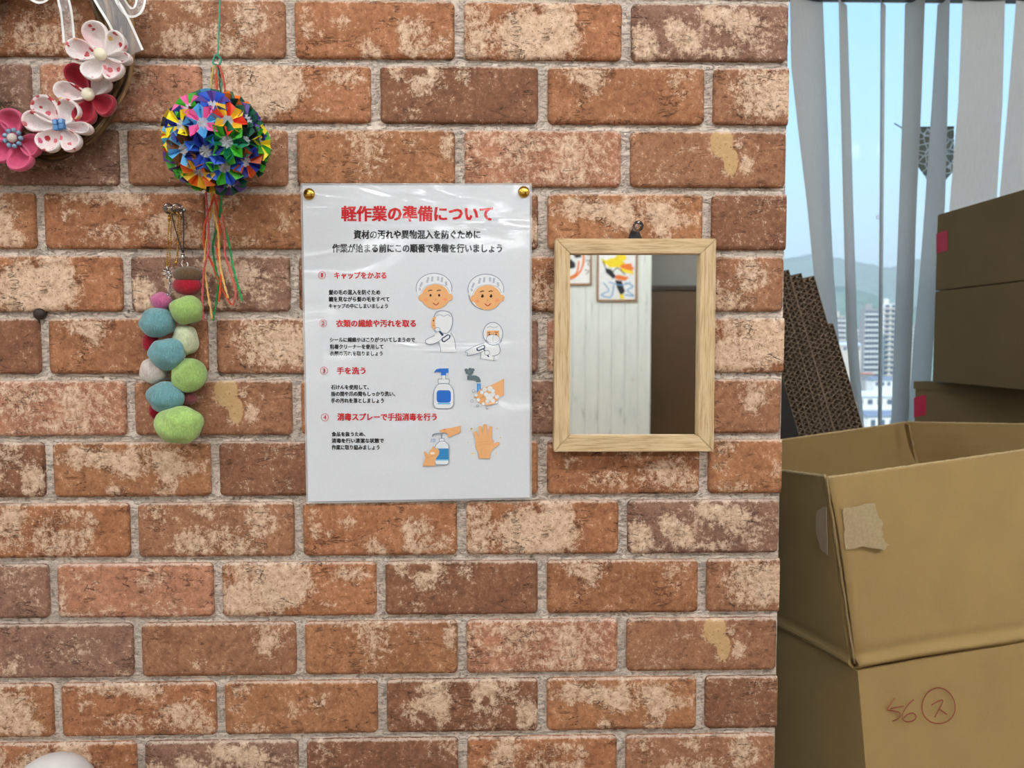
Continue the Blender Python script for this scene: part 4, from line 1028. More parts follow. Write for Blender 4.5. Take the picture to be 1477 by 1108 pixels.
for x, y in ((672.5, 534), (678, 533), (682, 533.6), (674, 537.4), (680.5, 537)): a.E(GN, x, y, 2.6, 2.4)
a.P(GN, [(675.6, 538), (679.6, 538), (680, 542), (675.6, 542)]); a.P(GN, [(673.6, 542), (686, 541.6), (691, 544), (693.2, 548), (693.2, 553), (687.4, 553), (687, 549.4), (684, 548.2), (674, 548)])
a.P((190, 198, 202), [(687, 551.4), (693.6, 551.4), (693.6, 553.6), (687, 553.6)]); a.P((66, 140, 208), [(688, 553.4), (693.4, 553.4), (694, 566), (688, 566)]); a.P((120, 180, 226), [(690, 554), (691.4, 554), (691.4, 564), (690, 564)])
a.P(SK, [(726.8, 546.2), (714, 553), (704, 557.4), (697, 559), (691, 563), (685, 571), (683.4, 573), (688, 574), (690, 581), (698, 584), (708, 584.6), (716, 581), (720, 573), (726.8, 570)])
for k in range(5): a.L(SK2, [(688 + k * 2.2, 579 - k * 1.2), (694 + k * 2, 574 - k * 2), (701 + k * 1.4, 568 - k * 2)], .3)
for x, y, r in ((706, 573, 5.4), (701, 569, 3.2), (711, 569, 3.4), (707, 561, 4), (711, 564, 3), (699, 562, 3.4), (717, 572.6, 3), (695, 566, 2.8), (703, 579, 3), (690, 577, 2.6), (711, 578, 3), (697, 582.6, 2.4), (686.6, 570, 2.4)):
    a.E(WH, x, y, r, r, 14); a.C((206, 190, 168), x, y, r, r, .22, 12)
for x, y, r in ((683, 564, 2), (680.6, 578.6, 1.8), (688.6, 585, 1.4), (702.6, 588, 1.4), (716.6, 580.4, 1.6)): a.E(WH, x, y, r, r, 12); a.C(OL, x, y, r, r, .3, 12)
a.done('tap running over soapy hands')
a = Art()   # sanitiser
bod = [(634.6, 636.5), (641.4, 636.5), (644, 638.6), (647, 642), (647.3, 646), (647.3, 667), (645, 670.6), (630, 670.6), (627.6, 668), (627.4, 646), (628.4, 642), (632, 638.6)]
a.P(WH, bod); a.P((46, 132, 190), [(627.6, 647), (647.2, 647), (647.2, 663), (627.6, 663)]); a.P((150, 210, 236), [(627.8, 663), (647.1, 663), (647.1, 665), (627.8, 665)]); a.L(OL, bod, .45, closed=True, smooth=False)
a.P(WH, rrect(633.6, 640.6, 632.4, 636.6, .8)); a.L(OL, rrect(633.6, 640.6, 632.4, 636.6, .8), .35, closed=True, smooth=False); a.L(OL, [(637, 632), (637, 626)], .9, smooth=False); a.L(OL, [(640, 625.4), (628, 626), (624.6, 627.4), (624, 630)], .75)
for x in (622.6, 625, 627.2): a.L((90, 140, 190), [(x, 632.8), (x - .4 + (x - 625) * .3, 638)], .4, smooth=False)
a.P(SK, [(664.5, 614), (650, 617.6), (643, 618.4), (635.6, 620), (633.4, 621.6), (636, 623.6), (643.5, 624.6), (647, 628), (644.8, 630.2), (648, 631), (655, 627.6), (664.5, 624)]); a.E((206, 110, 90), 641, 619.6, 1.6, .8)
a.P(SK, [(609.5, 672.4), (613.4, 661), (611.2, 652), (613, 651), (617.4, 656), (620, 650), (624.6, 644), (626.6, 644.4), (626.4, 648), (630, 646), (632, 647.4), (633.6, 650.6), (633.2, 655), (628.6, 662), (626.6, 672.4)]); a.E((240, 226, 206), 624, 654, 3.4, 1.7); a.L(SK2, [(616, 661), (622, 658.6), (628, 658)], .3)
a.done('hands under a sanitiser pump bottle')
a = Art()   # clean open hand
def cap(x0, y0, x1, y1, r):
    d_ = math.atan2(y1 - y0, x1 - x0); pts = [(x1 + r * .85 * math.cos(d_ + t_), y1 + r * .85 * math.sin(d_ + t_)) for t_ in [(-PI / 2 + PI * k / 8) for k in range(9)]]
    pts += [(x0 + r * math.cos(d_ + t_), y0 + r * math.sin(d_ + t_)) for t_ in [(PI / 2 + PI * k / 8) for k in range(9)]]; return pts
a.P(SK, [(690.4, 661.4), (707, 661.4), (707.6, 652), (712, 648), (712.4, 636), (706, 630), (692, 630), (686, 636), (686, 646), (690.4, 653)])
for q in ((690.4, 638, 685.6, 624.6, 3.1), (694.6, 634, 692.6, 617.2, 3.2), (700.2, 633, 699.4, 614.6, 3.3), (706, 634, 707.6, 617.2, 3.1), (708, 646, 718, 640, 3)): a.P(SK, cap(*q))
a.L(SK2, [(688, 638), (696, 637), (705, 636)], .25); a.L(SK2, [(690, 642), (700, 640.6), (708, 641)], .25); a.L(SK2, [(697, 645), (694, 650), (695, 656)], .25)
for x, y, r in ((680, 618.6, 2.6), (717, 618, 1.8), (722, 631.6, 1.4), (675, 638.2, 1.4), (682, 654.4, 2.8), (715.4, 654, 1.8)):
    a.P((226, 190, 80), [(x + (r if k % 2 == 0 else r * .3) * math.cos(PI * k / 4 + .78 * 0), y + (r if k % 2 == 0 else r * .3) * math.sin(PI * k / 4)) for k in range(8)])
a.done('open clean hand with yellow sparkles')
a = Art()
for cx, cy in ((464.4, 397), (466, 466.2), (467.4, 534.8), (468.6, 602)): a.C((196, 44, 48), cx, cy, 5.3, 5.3, .32, 24)
a.done('thin red rings round the step numbers')

def tack(px, py, label, r=.0054):
    p = at(px, py, YP - .0002); b = bmesh.new()
    lathe(b, p, (0, -1, 0), [(0, 0), (r, 0), (r * 1.02, .0005), (r * .96, .0013), (r * .8, .0022), (r * .5, .003), (r * .2, .0033), (0, .0034)], 28)
    o = obj('thumbtack', b, M_GOLD, origin=p, smooth=True); tag(o, label, 'thumbtack')
tack(446, 280, 'brass thumbtack in the upper left corner of the laminated notice'); tack(755.5, 277, 'brass thumbtack in the upper right corner of the laminated notice')
# dark stud on the mortar joint
p = at(57, 453, 0); b = bmesh.new(); lathe(b, p, (0, -1, 0), [(0, -.004), (.0052, -.004), (.0055, 0), (.0054, .0012), (.0042, .0024), (.002, .003), (0, .0031)], 24)
o = obj('stud', b, plain('dark_brown_rubber', (44, 28, 24), .55), origin=p, smooth=True); tag(o, 'small dark brown round stud on the mortar joint at the left', 'stud')

# ------------------------------------------------------------------ origami flower ball
YO = -.052
cb = at(312, 206, YO); RB = .0472
go = thing('origami_ball', 'round multicoloured ball of folded paper flowers hanging with yarn tassels', 'paper ball', cb)
PAP = {'pink': (236, 110, 176), 'sky': (92, 172, 222), 'yel': (248, 204, 60), 'red': (226, 66, 40), 'blue': (44, 92, 200), 'navy': (20, 36, 130), 'pur': (92, 66, 150), 'dg': (8, 92, 66), 'gr': (66, 176, 44), 'tg': (10, 120, 84),
       'blk': (22, 30, 34), 'brn': (112, 66, 30), 'or': (238, 112, 30), 'ob': (206, 86, 34), 'wht': (214, 216, 222), 'yl2': (246, 226, 40)}
def pm(k): return plain('paper_' + k, PAP[k], .5, .04, 200)
b = bmesh.new(); ball(b, cb, RB * .74, RB * .74, RB * .74, 3); obj('core', b, pm('navy'), go)
def sph(px, py, R_):
    d = pdir(px, py).normalized(); oc = CAM - cb; bq = oc.dot(d); cq = oc.dot(oc) - R_ * R_; disc = bq * bq - cq
    if disc < 0:
        q = CAM - d * bq - cb; return q.normalized()
    return ((CAM + d * (-bq - math.sqrt(disc))) - cb).normalized()
def pflower(nrm, c1, c2, rot=0, r=.0165):
    b = bmesh.new(); u = nrm.orthogonal().normalized(); w = nrm.cross(u); o_ = cb + nrm * (RB * .80)
    ms = [pm(c1), pm(c2), pm('wht')]
    def P(rad, ang, h): return o_ + (u * math.cos(ang) + w * math.sin(ang)) * rad + nrm * h
    cen = b.verts.new(P(0, 0, .0)); n = 8; tip, rid, rin, tin, tb_, rb_ = [], [], [], [], [], []
    for k in range(n):
        a = rot + 2 * PI * k / n; a2 = a + PI / n
        tip.append(b.verts.new(P(r * 1.06, a, r * .30))); rid.append(b.verts.new(P(r * .72, a2, r * .52)))
        tin.append(b.verts.new(P(r * .36, a, -r * .02))); rin.append(b.verts.new(P(r * .26, a2, r * .24)))
        tb_.append(b.verts.new(P(r * .55, a, -r * .35))); rb_.append(b.verts.new(P(r * .34, a2, -r * .3)))
    for k in range(n):
        j = (k - 1) % n; ci = k % 2
        for q, mi in (((cen, rin[j], tin[k]), 2), ((cen, tin[k], rin[k]), 2), ((rin[j], rid[j], tip[k], tin[k]), ci), ((tin[k], tip[k], rid[k], rin[k]), ci), ((rid[j], rb_[j], tb_[k], tip[k]), ci), ((tip[k], tb_[k], rb_[k], rid[k]), ci)):
            f = b.faces.new(q); f.material_index = mi
    obj('paper_flower', b, ms, go)
FL = [(288, 171, 'pink', 'sky', .2, 1), (332, 167, 'yel', 'red', 0, 1), (306, 139, 'blue', 'pur', .1, .95), (366, 165, 'dg', 'pur', .1, .95), (330, 204, 'gr', 'tg', .05, 1.08), (293, 221, 'blue', 'navy', .2, 1.08), (363, 203, 'blk', 'dg', 0, .92), (255, 217, 'brn', 'sky', .3, 1),
      (326, 249, 'gr', 'blue', .1, 1.05), (363, 239, 'ob', 'navy', 0, .98), (282, 257, 'or', 'yel', .3, 1.02), (250, 175, 'yl2', 'navy', 0, 1), (241, 196, 'yl2', 'sky', .3, .8), (246, 246, 'gr', 'pur', 0, 1), (386, 205, 'gr', 'yl2', .1, 1), (384, 236, 'gr', 'dg', 0, .9), (262, 271, 'gr', 'gr', 0, .9),
      (336, 278, 'pur', 'dg', 0, .95), (344, 144, 'or', 'dg', 0, .9), (268, 150, 'gr', 'pink', .3, .9), (236, 212, 'red', 'gr', 0, .8), (300, 281, 'yel', 'dg', 0, .8), (376, 182, 'dg', 'navy', 0, .8)]
dirs = []
for x, y, c1, c2, ro, s in FL:
    d = sph(x, y, RB * (1.0 if s > .9 else .9)); dirs.append(d); pflower(d, c1, c2, ro, .0152 * s)
ks = list(PAP); ks.remove('wht')
for k in range(60):
    z = 1 - 2 * (k + .5) / 60; ph = k * 2.39996; q = math.sqrt(1 - z * z); d = Vector((q * math.cos(ph), q * math.sin(ph), z))
    if d.y < -.05: continue
    if any(d.angle(e_) < .62 for e_ in dirs): continue
    dirs.append(d); pflower(d, ks[k % len(ks)], ks[(k * 3 + 4) % len(ks)], k, .0158)
def yarn(name, pts, r, rgb, parent, y=-.012, rough=.9, n=6, label=None):
    b = bmesh.new(); P3 = spline([at(x, y_, yy) for (x, y_, yy) in [(q + (y,))[:3] if len(q) == 2 else q for q in pts]], n)
    # two-ply twisted yarn
    for ph in (0, PI):
        Q = []; s = 0
        for i, p_ in enumerate(P3):
            if i: s += (P3[i] - P3[i - 1]).length
            a = ph + s / .0026
            Q.append(p_ + Vector((math.cos(a), math.sin(a), 0)) * r * .5)
        tube(b, Q, r * .62, 5)
    o = obj(name, b, plain('yarn_%d_%d_%d' % rgb, rgb, rough, .2, 900, .4), parent)
    if label: o['label'] = label
    return o
def z3p(x, y): return (180 + x / 5.54, 280 + y / 5.54)
YA = [((218, 84, 52), [(725, -15), (640, 250), (635, 420), (700, 560), (760, 730), (850, 885)]), ((226, 92, 48), [(715, -10), (740, 130), (760, 300), (740, 450), (770, 640), (750, 860)]), ((222, 176, 106), [(700, -10), (690, 120), (660, 330), (640, 500), (650, 700), (700, 1000)]),
      ((196, 92, 90), [(650, -10), (665, 200), (670, 430), (630, 620), (620, 850), (630, 1010)]), ((40, 142, 76), [(775, -10), (750, 200), (705, 400), (720, 560), (745, 740), (705, 1010)]), ((52, 160, 90), [(770, 0), (775, 180), (830, 380), (870, 600), (940, 860)]),
      ((206, 104, 92), [(745, 0), (770, 130), (800, 330), (800, 480), (850, 640), (885, 790), (860, 890)]), ((222, 180, 104), [(690, 0), (705, 130), (745, 300), (760, 550), (790, 700), (825, 830)])]
for i, (rgb, pp) in enumerate(YA):
    q = [z3p(*w) for w in pp]; pts = [(q[0][0] * .6 + 312 * .4, q[0][1] - 4, YO)] + [(x, y, -.012 - (.02 if k == 0 else .002 * (i % 4)) ) for k, (x, y) in enumerate(q)]
    yarn('yarn_strand', pts, .00105, rgb, go, n=14)
GC = (78, 152, 128)
yarn('hanging_cord', [(319.5, -260, -.005), (318, -60, -.01), (317, 0, -.02), (315, 60, -.035), (313.5, 86, -.045)], .0008, GC, go, n=30)
b = bmesh.new(); kc = at(313, 88, -.046)
tube(b, [kc + Vector((.0034 * math.cos(a), .001 * math.sin(3 * a), .0046 * math.sin(a))) for a in [2 * PI * k / 20 for k in range(20)]], .0010, 6, closed=True); obj('knot', b, plain('yarn_green_knot', GC, .9, .2, 900, .4), go)
for rgb, pp in (((206, 190, 120), [(309, 94), (305, 112), (304, 134)]), ((210, 92, 60), [(313, 94), (312, 112), (313, 134)]), (GC, [(311, 92), (315, 108), (319, 120), (319, 134)]), ((196, 84, 74), [(316, 94), (322, 112), (325, 134)]), ((90, 60, 50), [(315, 94), (317, 112), (318, 134)])):
    yarn('hanging_cord', [(x, y, -.048) for x, y in pp], .0009, rgb, go, n=10)
p = at(319.5, -262, -.001); push_pin(319.5, -262, .005, 'clear push pin above the frame that holds the cord of the paper ball')

# ------------------------------------------------------------------ felt ball charms
push_pin(251, 304, .0052, 'clear push pin that holds the two gold ball chains', y0=0)
push_pin(262.5, 304, .0050, 'clear push pin that holds the black strap loop', y0=0)
def felt(rgb):
    key = ('felt', rgb)
    if key in _cache: return _cache[key]
    t = MT('wool_felt'); v = t.coord(scale=(1, 1, 1)); n = t.noise(t.coord(scale=(1, 1, .3)), 420, 5, .7, 2.5); n2 = t.noise(v, 70, 3); c = lin(rgb)
    col = t.ramp(n, [(.3, tuple(x * .66 for x in c)), (.55, c), (.75, tuple(min(1, x * 1.35 + .03) for x in c))])
    col = t.mix(1.0, col, t.ramp(n2, [(.3, (.84, .84, .86)), (.7, (1.1, 1.1, 1.08))]), 'MULTIPLY')
    t.set(col=col, rough=.95, spec=.1, sheen=.4, nrm=t.bump(n, .7, .0008)); _cache[key] = t.m; return t.m
gf = thing('felt_ball_charm', 'hanging cluster of green, teal, white and red felt balls on gold ball chains', 'charm', at(250, 640, -.012))
def felt_ball(px, py, rx, ry, rgb, y, seed, parent, name='felt_ball', amp=.16, lab=None):
    c = at(px, py, y); k = (y - CAM.y) / F; b = bmesh.new(); a_, b_ = rx * k, ry * k; dd_ = (a_ + b_) / 2
    ball(b, c, a_, dd_ * .92, b_, 4, amp, 1.4, seed)
    rnd = random.Random(seed * 7 + 1)
    for q in range(260):      # loose fibres
        d = Vector((rnd.gauss(0, 1), rnd.gauss(0, 1) , rnd.gauss(0, 1))).normalized()
        if d.y > .35: continue
        kk = 1 + amp * noise.noise(d * 1.4 + Vector((seed, seed * 1.7, 0)))
        p_ = c + Vector((d.x * a_, d.y * dd_ * .92, d.z * b_)) * kk * .985
        tg = d.cross(Vector((rnd.uniform(-1, 1), rnd.uniform(-1, 1), rnd.uniform(-1, 1)))).normalized()
        L_ = rnd.uniform(.002, .0045); w = d.cross(tg) * .00005; prev = None
        for s in range(5):
            u = s / 4; pt = p_ + tg * L_ * (u - .5) + d * (.0011 * math.sin(PI * u) * rnd.uniform(.6, 1.1)) - d * .0003
            cur = (b.verts.new(pt + w), b.verts.new(pt - w))
            if prev: b.faces.new((prev[0], prev[1], cur[1], cur[0]))
            prev = cur
    o = obj(name, b, felt(rgb), parent)
    if lab: o['label'] = lab
    return o
GRN, TEA, WHT, CR, PNK = (158, 192, 110), (110, 160, 166), (226, 216, 206), (168, 22, 44), (196, 102, 146)
FB = [(233, 435, 14, 13, PNK, -.012, 'pink felt ball'), (217, 493, 11, 14, CR, -.012, 'small red felt ball'), (272, 574, 12, 9, (150, 80, 84), -.012, 'dull pink felt ball'), (225, 592, 9, 13, CR, -.012, 'small red felt ball'),
      (269, 448, 22.5, 20.5, GRN, -.020, 'green felt ball'), (268, 491, 18, 22, (206, 216, 178), -.014, 'pale green felt ball'), (227.5, 466, 24, 21, TEA, -.022, 'teal felt ball'), (222.5, 534, 20, 19, WHT, -.015, 'white felt ball'), (273, 541, 24.5, 24, GRN, -.019, 'green felt ball'),
      (241, 510, 25.5, 22, TEA, -.025, 'teal felt ball'), (239, 573, 25.5, 22, TEA, -.022, 'teal felt ball'), (259, 612, 33.5, 28, (166, 202, 116), -.026, 'largest green felt ball')]
for i, (x, y, rx, ry, rgb, yy, lb) in enumerate(FB): felt_ball(x, y, rx, ry, rgb, yy, i + 2, gf, lab=lb)
def chain(pts, y, name, parent, mat, r=.0009):
    b = bmesh.new(); P3 = spline([at(x, y_, y) for x, y_ in pts], 60); last = None
    for p_ in P3:
        if last is None or (p_ - last).length > r * 2.05:
            q = bmesh.ops.create_icosphere(b, subdivisions=1, radius=r)
            bmesh.ops.translate(b, vec=p_, verts=q['verts']); last = p_
    obj(name, b, mat, parent, smooth=True)
def z3c(*L): return [z3p(x, y) for x, y in L]
chain(z3c((392, 130), (362, 140), (345, 350), (338, 580)), -.008, 'ball_chain', gf, M_GOLD)
chain(z3c((392, 130), (372, 220), (366, 380), (352, 590)), -.009, 'ball_chain', gf, M_GOLD)
chain(z3c((395, 130), (425, 160), (422, 330), (424, 480), (402, 580)), -.008, 'ball_chain', gf, M_GOLD)
chain(z3c((395, 130), (440, 170), (436, 300), (412, 540)), -.009, 'ball_chain', gf, M_GOLD)
b = bmesh.new(); tube(b, [at(*z3p(356, 170), -.0085), at(*z3p(356, 212), -.0085)], .0014, 10); obj('chain_clasp', b, M_GOLD, gf)
b = bmesh.new(); tube(b, [at(*z3p(412, 535), -.0085), at(*z3p(406, 560), -.0085)], .0012, 10); obj('chain_clasp', b, M_GOLD, gf)
# silver charm and link chain
b = bmesh.new(); pc = at(*z3p(352, 628), -.010)
for k in range(7):
    a_ = 2 * PI * k / 7; tube(b, [pc, pc + Vector((math.cos(a_), -.3, math.sin(a_))) * .0062], [.0012, .0005], 6)
ball(b, pc, .0022, .0016, .0022, 2); obj('star_charm', b, M_METAL, gf)
b = bmesh.new(); LK = [z3p(355 + 14 * math.sin(k * .5) * (k < 99) - k * .3, 655 + k * 22) for k in range(13)]
for k, (x, y) in enumerate(LK):
    c = at(x, y, -.014); hv = Vector((1, 0, 0)) if k % 2 == 0 else Vector((.35, .9, 0))
    tube(b, [c + hv * .0013 * math.cos(a_) + Vector((0, 0, .0024 * math.sin(a_))) for a_ in [2 * PI * i / 10 for i in range(10)]], .00042, 5, closed=True)
obj('link_chain', b, M_METAL, gf)
b = bmesh.new()
for k in range(7):
    c = at(247.5 + (k % 2) * 1.4, 538 + k * 3, -.017); tube(b, [c + Vector((.0012 * math.cos(a_), 0, .0016 * math.sin(a_))) for a_ in [2 * PI * i / 8 for i in range(8)]], .0004, 5, closed=True)
obj('link_chain', b, M_GOLD, gf)
# acorn-like charm on the black strap
gs = thing('felt_strap', 'black phone strap with a brown and red felt charm', 'charm', at(271, 424, -.014))
b = bmesh.new(); tube(b, spline([at(*z3p(*q), -.010) for q in ((462, 470), (425, 350), (378, 180), (385, 150), (410, 130), (450, 125), (466, 160), (471, 250), (469, 470))], 6), .00055, 6); obj('strap_loop', b, M_BLACK, gs, smooth=True)
b = bmesh.new(); tube(b, [at(*z3p(464, 478), -.010), at(*z3p(466, 530), -.010)], .0017, 10); tube(b, spline([at(*z3p(*q), -.011) for q in ((466, 525), (455, 560), (480, 590), (505, 570), (495, 545))], 5), .0008, 6); obj('strap_clasp', b, M_METAL, gs, smooth=True)
b = bmesh.new(); tube(b, [at(*z3p(486, 575), -.012), at(271, 392, -.014)], .0004, 5); obj('cord', b, M_BLACK, gs)
felt_ball(270, 412, 20, 13.5, CR, -.015, 31, gs, 'felt_body', .06, 'deep red felt body'); felt_ball(271, 396, 21, 11.5, (112, 88, 64), -.0165, 32, gs, 'felt_cap', .05, 'brown felt cap')

# ------------------------------------------------------------------ wreath
gw = thing('flower_wreath', 'twisted vine wreath with red, white and pink fabric flowers and white ribbons', 'wreath', at(62, 232, -.01))
kpx = (.744 - .015) / F
def ell(a_, f_=1.0): return (62 + 122 * f_ * math.cos(a_), 70 + 152 * f_ * math.sin(a_))
VINE = [plain('vine_%d' % i, c, .8, .35, 120, .8) for i, c in enumerate(((96, 72, 46), (122, 96, 62), (70, 50, 34), (140, 112, 74)))]
rv = random.Random(11)
for k in range(34):
    ph = rv.uniform(0, 6.28); fr0 = rv.uniform(.76, 1.04); amp = rv.uniform(.02, .055); fq = rv.choice((2, 3, 4)); yy = rv.uniform(-.026, -.006); pts = []
    for i in range(72):
        a_ = 2 * PI * i / 72; f_ = fr0 + amp * math.sin(fq * a_ + ph) + .01 * math.sin(9 * a_ + k)
        x, y = ell(a_, f_); pts.append(at(x, y, yy + .006 * math.sin(fq * a_ + ph + 1.5)))
    b = bmesh.new(); r0_ = rv.uniform(.0011, .0024); tube(b, pts, [r0_ * (1 + .25 * noise.noise(Vector((i * .5, k, 0)))) for i in range(72)], 6, closed=True); obj('vine', b, VINE[k % 4], gw)
def fabric(name, rgb, pattern):
    t = MT(name); v = t.coord(); n = t.noise(v, 900, 3); c = lin(rgb)
    col = t.ramp(n, [(.3, tuple(x * .86 for x in c)), (.7, tuple(min(1, x * 1.06) for x in c))])
    if pattern:
        vo = t.n.new('ShaderNodeTexVoronoi'); vo.inputs['Scale'].default_value = 130; t.link(v, vo.inputs['Vector'])
        sep = t.n.new('ShaderNodeSeparateColor'); t.link(vo.outputs['Color'], sep.inputs[0])
        on = t.ramp(sep.outputs[0], [(.35, (0, 0, 0)), (.37, (1, 1, 1))]); d = t.ramp(t.math('ADD', vo.outputs['Distance'], t.math('MULTIPLY', t.noise(v, 500, 1), .25)), [(.42, (1, 1, 1)), (.46, (0, 0, 0))])
        col = t.mix(t.math('MULTIPLY', on, d), col, t.ramp(sep.outputs[1], [(.3, lin((176, 24, 34))), (.6, lin((214, 96, 112))), (.9, lin((226, 190, 120)))], 'CONSTANT'))
        blush = t.ramp(t.noise(v, 60, 2), [(.5, (0, 0, 0)), (.7, (.5, .5, .5))]); col = t.mix(blush, col, lin((228, 164, 172)))
    t.set(col=col, rough=.9, sheen=.3, nrm=t.bump(t.noise(v, 1500, 2), .35, .0003)); return t.m
FW, FR, FP = fabric('floral_white_crepe', (238, 230, 228), True), fabric('crimson_crepe', (160, 20, 44), False), fabric('pink_crepe', (206, 84, 122), False)
M_PEARL = plain('pearl_bead', (238, 232, 206), .2, .02, 30); M_PEARL2 = plain('grey_pearl', (206, 196, 188), .15, .05, 30)
M_BEAD = plain('blue_glass_bead', (66, 122, 178), .08, .1, 60); M_BEAD2 = plain('clear_blue_bead', (120, 150, 176), .08, .1, 60)
def petal(b, c, ang, Lr, wr, tilt=.5, h=.009):
    """folded teardrop petal: rim fold round a hollow; apex at the flower centre"""
    ux = Vector((math.cos(ang), 0, math.sin(ang))); uy = Vector((-math.sin(ang), 0, math.cos(ang))); nn = Vector((0, -1, 0))
    N = 26; rings = []
    def tear(t_):   # outline, t 0..1 ; apex at origin, round end at Lr
        a_ = 2 * PI * t_; x = .5 - .5 * math.cos(a_); w = math.sin(a_) * (.5 * (1 - math.cos(a_))) ** .55
        return x, w
    lev = [(.86, .0, .0), (1.0, .0, .35), (1.03, 0, .7), (.97, 0, .96), (.90, 0, 1.0), (.80, .0, .80), (.66, .02, .30), (.40, .05, .02), (.12, .1, -.04)]
    for sc, sh, hh in lev:
        rg = []
        for i in range(N):
            x, w = tear(i / N)
            cx = .56; X = cx + (x - cx) * sc + sh; W = w * sc
            rise = hh * h * (.45 + .55 * x) + .2 * h * x
            rg.append(b.verts.new(c + ux * (X * Lr) + uy * (W * wr) + nn * rise))
        rings.append(rg)
    for A_, B_ in zip(rings, rings[1:]):
        for i in range(N):
            f = b.faces.new((A_[i], A_[(i + 1) % N], B_[(i + 1) % N], B_[i])); f.smooth = True
    f = b.faces.new(rings[-1])
def flower(px, py, petals, center, lab, y=-.030, Rr=44):
    c = at(px, py, y); k = (y - CAM.y) / F
    b = bmesh.new(); lathe(b, c + Vector((0, .001, 0)), (0, -1, 0), [(0, -.004), (Rr * k * .4, -.003), (Rr * k * .4, 0), (0, .001)], 16)
    fo = obj('fabric_flower', b, plain('felt_backing', (120, 60, 60), .9), gw); fo['label'] = lab
    for (deg, L_, W_, m) in petals:
        b = bmesh.new(); petal(b, c, math.radians(deg), L_ * k, W_ * k * 1.38, h=.011 * L_ / 44); bmesh.ops.recalc_face_normals(b, faces=b.faces); obj('petal', b, m, fo)
    if center == 'pearl':
        b = bmesh.new(); ball(b, c + Vector((0, -.010, 0)), 9 * k, 7 * k, 9 * k, 3); obj('bead', b, M_PEARL, fo)
    elif center == 'cubes':
        for (dx, dz) in ((-4, 3), (4, 4), (-3, -4.5), (4.5, -3)):
            q = c + Vector((dx * k, -.0095, dz * k)); b = bmesh.new(); e_ = 3.6 * k; box(b, q.x - e_, q.x + e_, q.y - e_, q.y + e_, q.z - e_, q.z + e_, bev=.0006); obj('bead', b, M_BEAD, fo)
    else:
        for i in range(9):
            a_ = 2 * PI * i / 9; q = c + Vector((11 * k * math.cos(a_), -.0085, 11 * k * math.sin(a_))); b = bmesh.new(); ball(b, q, 3.6 * k, 3.4 * k, 3.6 * k, 2); obj('bead', b, M_BEAD2, fo)
        b = bmesh.new(); ball(b, c + Vector((0, -.0095, 0)), 6.5 * k, 6 * k, 6.5 * k, 3); obj('bead', b, M_PEARL2, fo)
flower(153, 84, [(105, 45, 16, FW), (42, 40, 15, FW), (168, 46, 14, FW), (236, 38, 15, FW), (306, 38, 15, FW), (352, 42, 8, FW)], 'pearl', 'white floral fabric flower with cream pearl, topmost', -.044)
flower(135.5, 141, [(122, 46, 14, FR), (48, 37, 14, FW), (172, 46, 13, FW), (253, 42, 15, FR), (328, 38, 15, FR)], 'pearl', 'crimson and white fabric flower with cream pearl', -.031)
flower(93.5, 184, [(130, 46, 16, FW), (60, 38, 16, FW), (172, 48, 14, FW), (232, 42, 16, FW), (302, 40, 14, FW), (352, 46, 8, FW)], 'cubes', 'white floral fabric flower with blue glass beads', -.035)
flower(27, 203, [(97, 40, 16, FP), (155, 36, 15, FP), (222, 40, 16, FP), (286, 46, 17, FP), (340, 40, 16, FP)], 'ring', 'bright pink fabric flower with a ring of glass beads', -.033)
flower(-45, 205, [(90, 42, 16, FR), (162, 42, 16, FR), (234, 42, 16, FR), (306, 42, 16, FR), (18, 42, 16, FR)], 'pearl', 'crimson fabric flower', -.031)
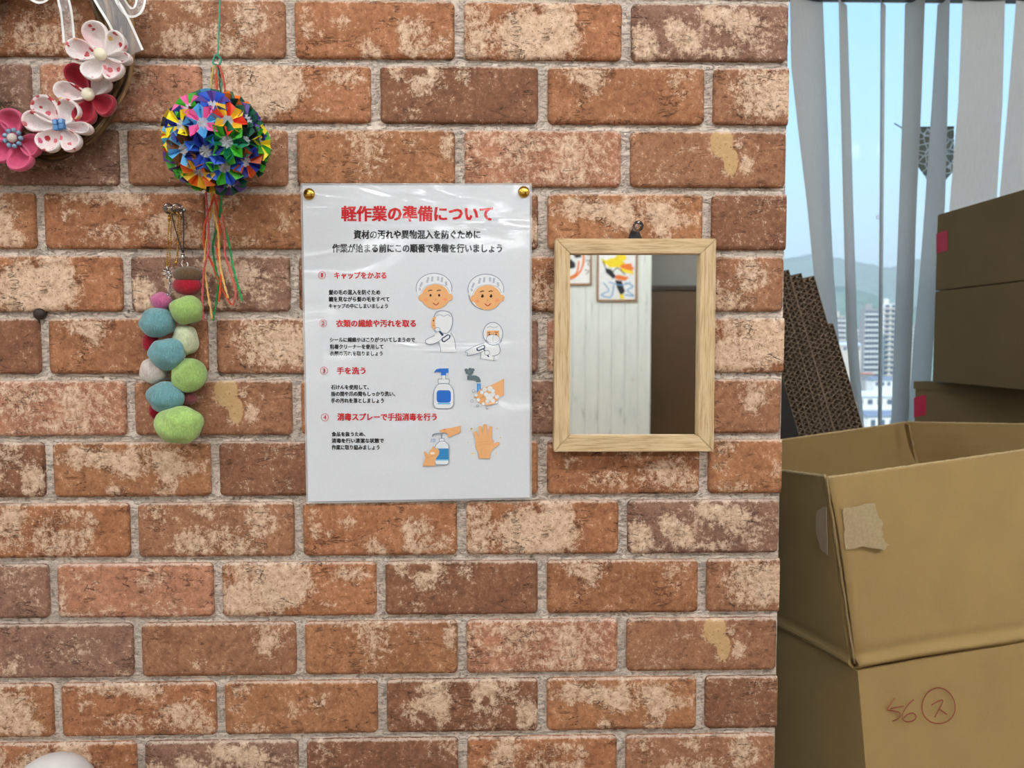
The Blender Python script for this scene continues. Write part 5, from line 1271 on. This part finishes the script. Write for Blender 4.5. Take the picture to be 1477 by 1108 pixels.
# ribbons
t = MT('organza'); t.set(col=(.86, .86, .88), rough=.6, alpha=.26, sheen=.3); M_ORG = t.m
M_SATIN = plain('white_satin', (238, 238, 236), .45, .03, 200)
def ribbon(cl, w, y, name='ribbon'):
    """centre line px with width px; sheer middle and two satin selvedges"""
    P2 = spline([Vector((x, yy, 0)) for x, yy in cl], 8); b = bmesh.new(); pr = None; e1, e2 = [], []
    for i, p_ in enumerate(P2):
        tt = (P2[min(i + 1, len(P2) - 1)] - P2[max(i - 1, 0)]).normalized(); nn = Vector((-tt.y, tt.x, 0)) * w
        yy = y + .0025 * math.sin(i * .35)
        L_, R_ = at((p_ + nn).x, (p_ + nn).y, yy), at((p_ - nn).x, (p_ - nn).y, yy + .002)
        cur = (b.verts.new(L_), b.verts.new(R_)); e1.append(L_); e2.append(R_)
        if pr: b.faces.new((pr[0], pr[1], cur[1], cur[0]))
        pr = cur
    o = obj(name, b, M_ORG, gw, smooth=True)
    for e_ in (e1, e2):
        b = bmesh.new(); pr = None
        for i, p_ in enumerate(e_):
            tt = (e_[min(i + 1, len(e_) - 1)] - e_[max(i - 1, 0)]).normalized(); nn = Vector((-tt.z, 0, tt.x)) * .0011
            cur = (b.verts.new(p_ + nn + Vector((0, -.0003, 0))), b.verts.new(p_ - nn + Vector((0, -.0003, 0))))
            if pr: b.faces.new((pr[0], pr[1], cur[1], cur[0]))
            pr = cur
        obj('ribbon_edge', b, M_SATIN, o)
ribbon([(88, -40), (91, -5), (96, 20), (100, 61)], 7.5, -.014)
ribbon([(120, -60), (150, -5), (172, 32), (193, 78)], 14, -.037)
ribbon([(160, -45), (166, -22), (175, 3), (188, 18), (200, 12), (203, -8), (192, -30), (170, -40)], 6, -.036, 'ribbon_loop')
ribbon([(20, -45), (40, -12), (58, -1), (72, -12), (85, -40)], 5, -.020, 'ribbon_loop')

# ------------------------------------------------------------------ white domed lid at the lower left
yl = -.075
pt = at(66, 1094, yl)
gl_ = thing('white_canister', 'white plastic canister with a rounded lid at the bottom left below the bricks', 'canister', (pt.x, yl, .72))
rr = (at(117, 1108, yl).x - at(27, 1108, yl).x) * .5; cx_ = (at(117, 1108, yl).x + at(27, 1108, yl).x) / 2 + .002
zt_ = pt.z
b = bmesh.new(); lathe(b, (cx_, yl, 0), (0, 0, 1), [(0, zt_), (rr * .35, zt_ - .0004), (rr * .62, zt_ - .003), (rr * .85, zt_ - .007), (rr * 1.02, zt_ - .012), (rr * 1.2, zt_ - .02), (rr * 1.3, zt_ - .033), (rr * 1.32, zt_ - .05), (0, zt_ - .05)], 40); bmesh.ops.recalc_face_normals(b, faces=b.faces); obj('lid', b, M_PLASTICW, gl_)
b = bmesh.new(); lathe(b, (cx_, yl, 0), (0, 0, 1), [(0, .721), (rr * 1.2, .721), (rr * 1.25, .73), (rr * 1.25, zt_ - .0505), (0, zt_ - .0505)], 40); bmesh.ops.recalc_face_normals(b, faces=b.faces); obj('body', b, M_PLASTICW, gl_)
tb = thing('side_table', 'narrow white side table against the brick wall below the frame', 'table', (-.3, -.2, 0))
b = bmesh.new(); box(b, -.9, .35, -.36, -.015, .695, .72, bev=.003); obj('tabletop', b, M_WHITE, tb)
for (x, y) in ((-.87, -.33), (.32, -.33), (-.87, -.045), (.32, -.045)):
    b = bmesh.new(); box(b, x - .018, x + .018, y - .018, y + .018, 0, .6945, bev=.002); obj('leg', b, M_METAL, tb)
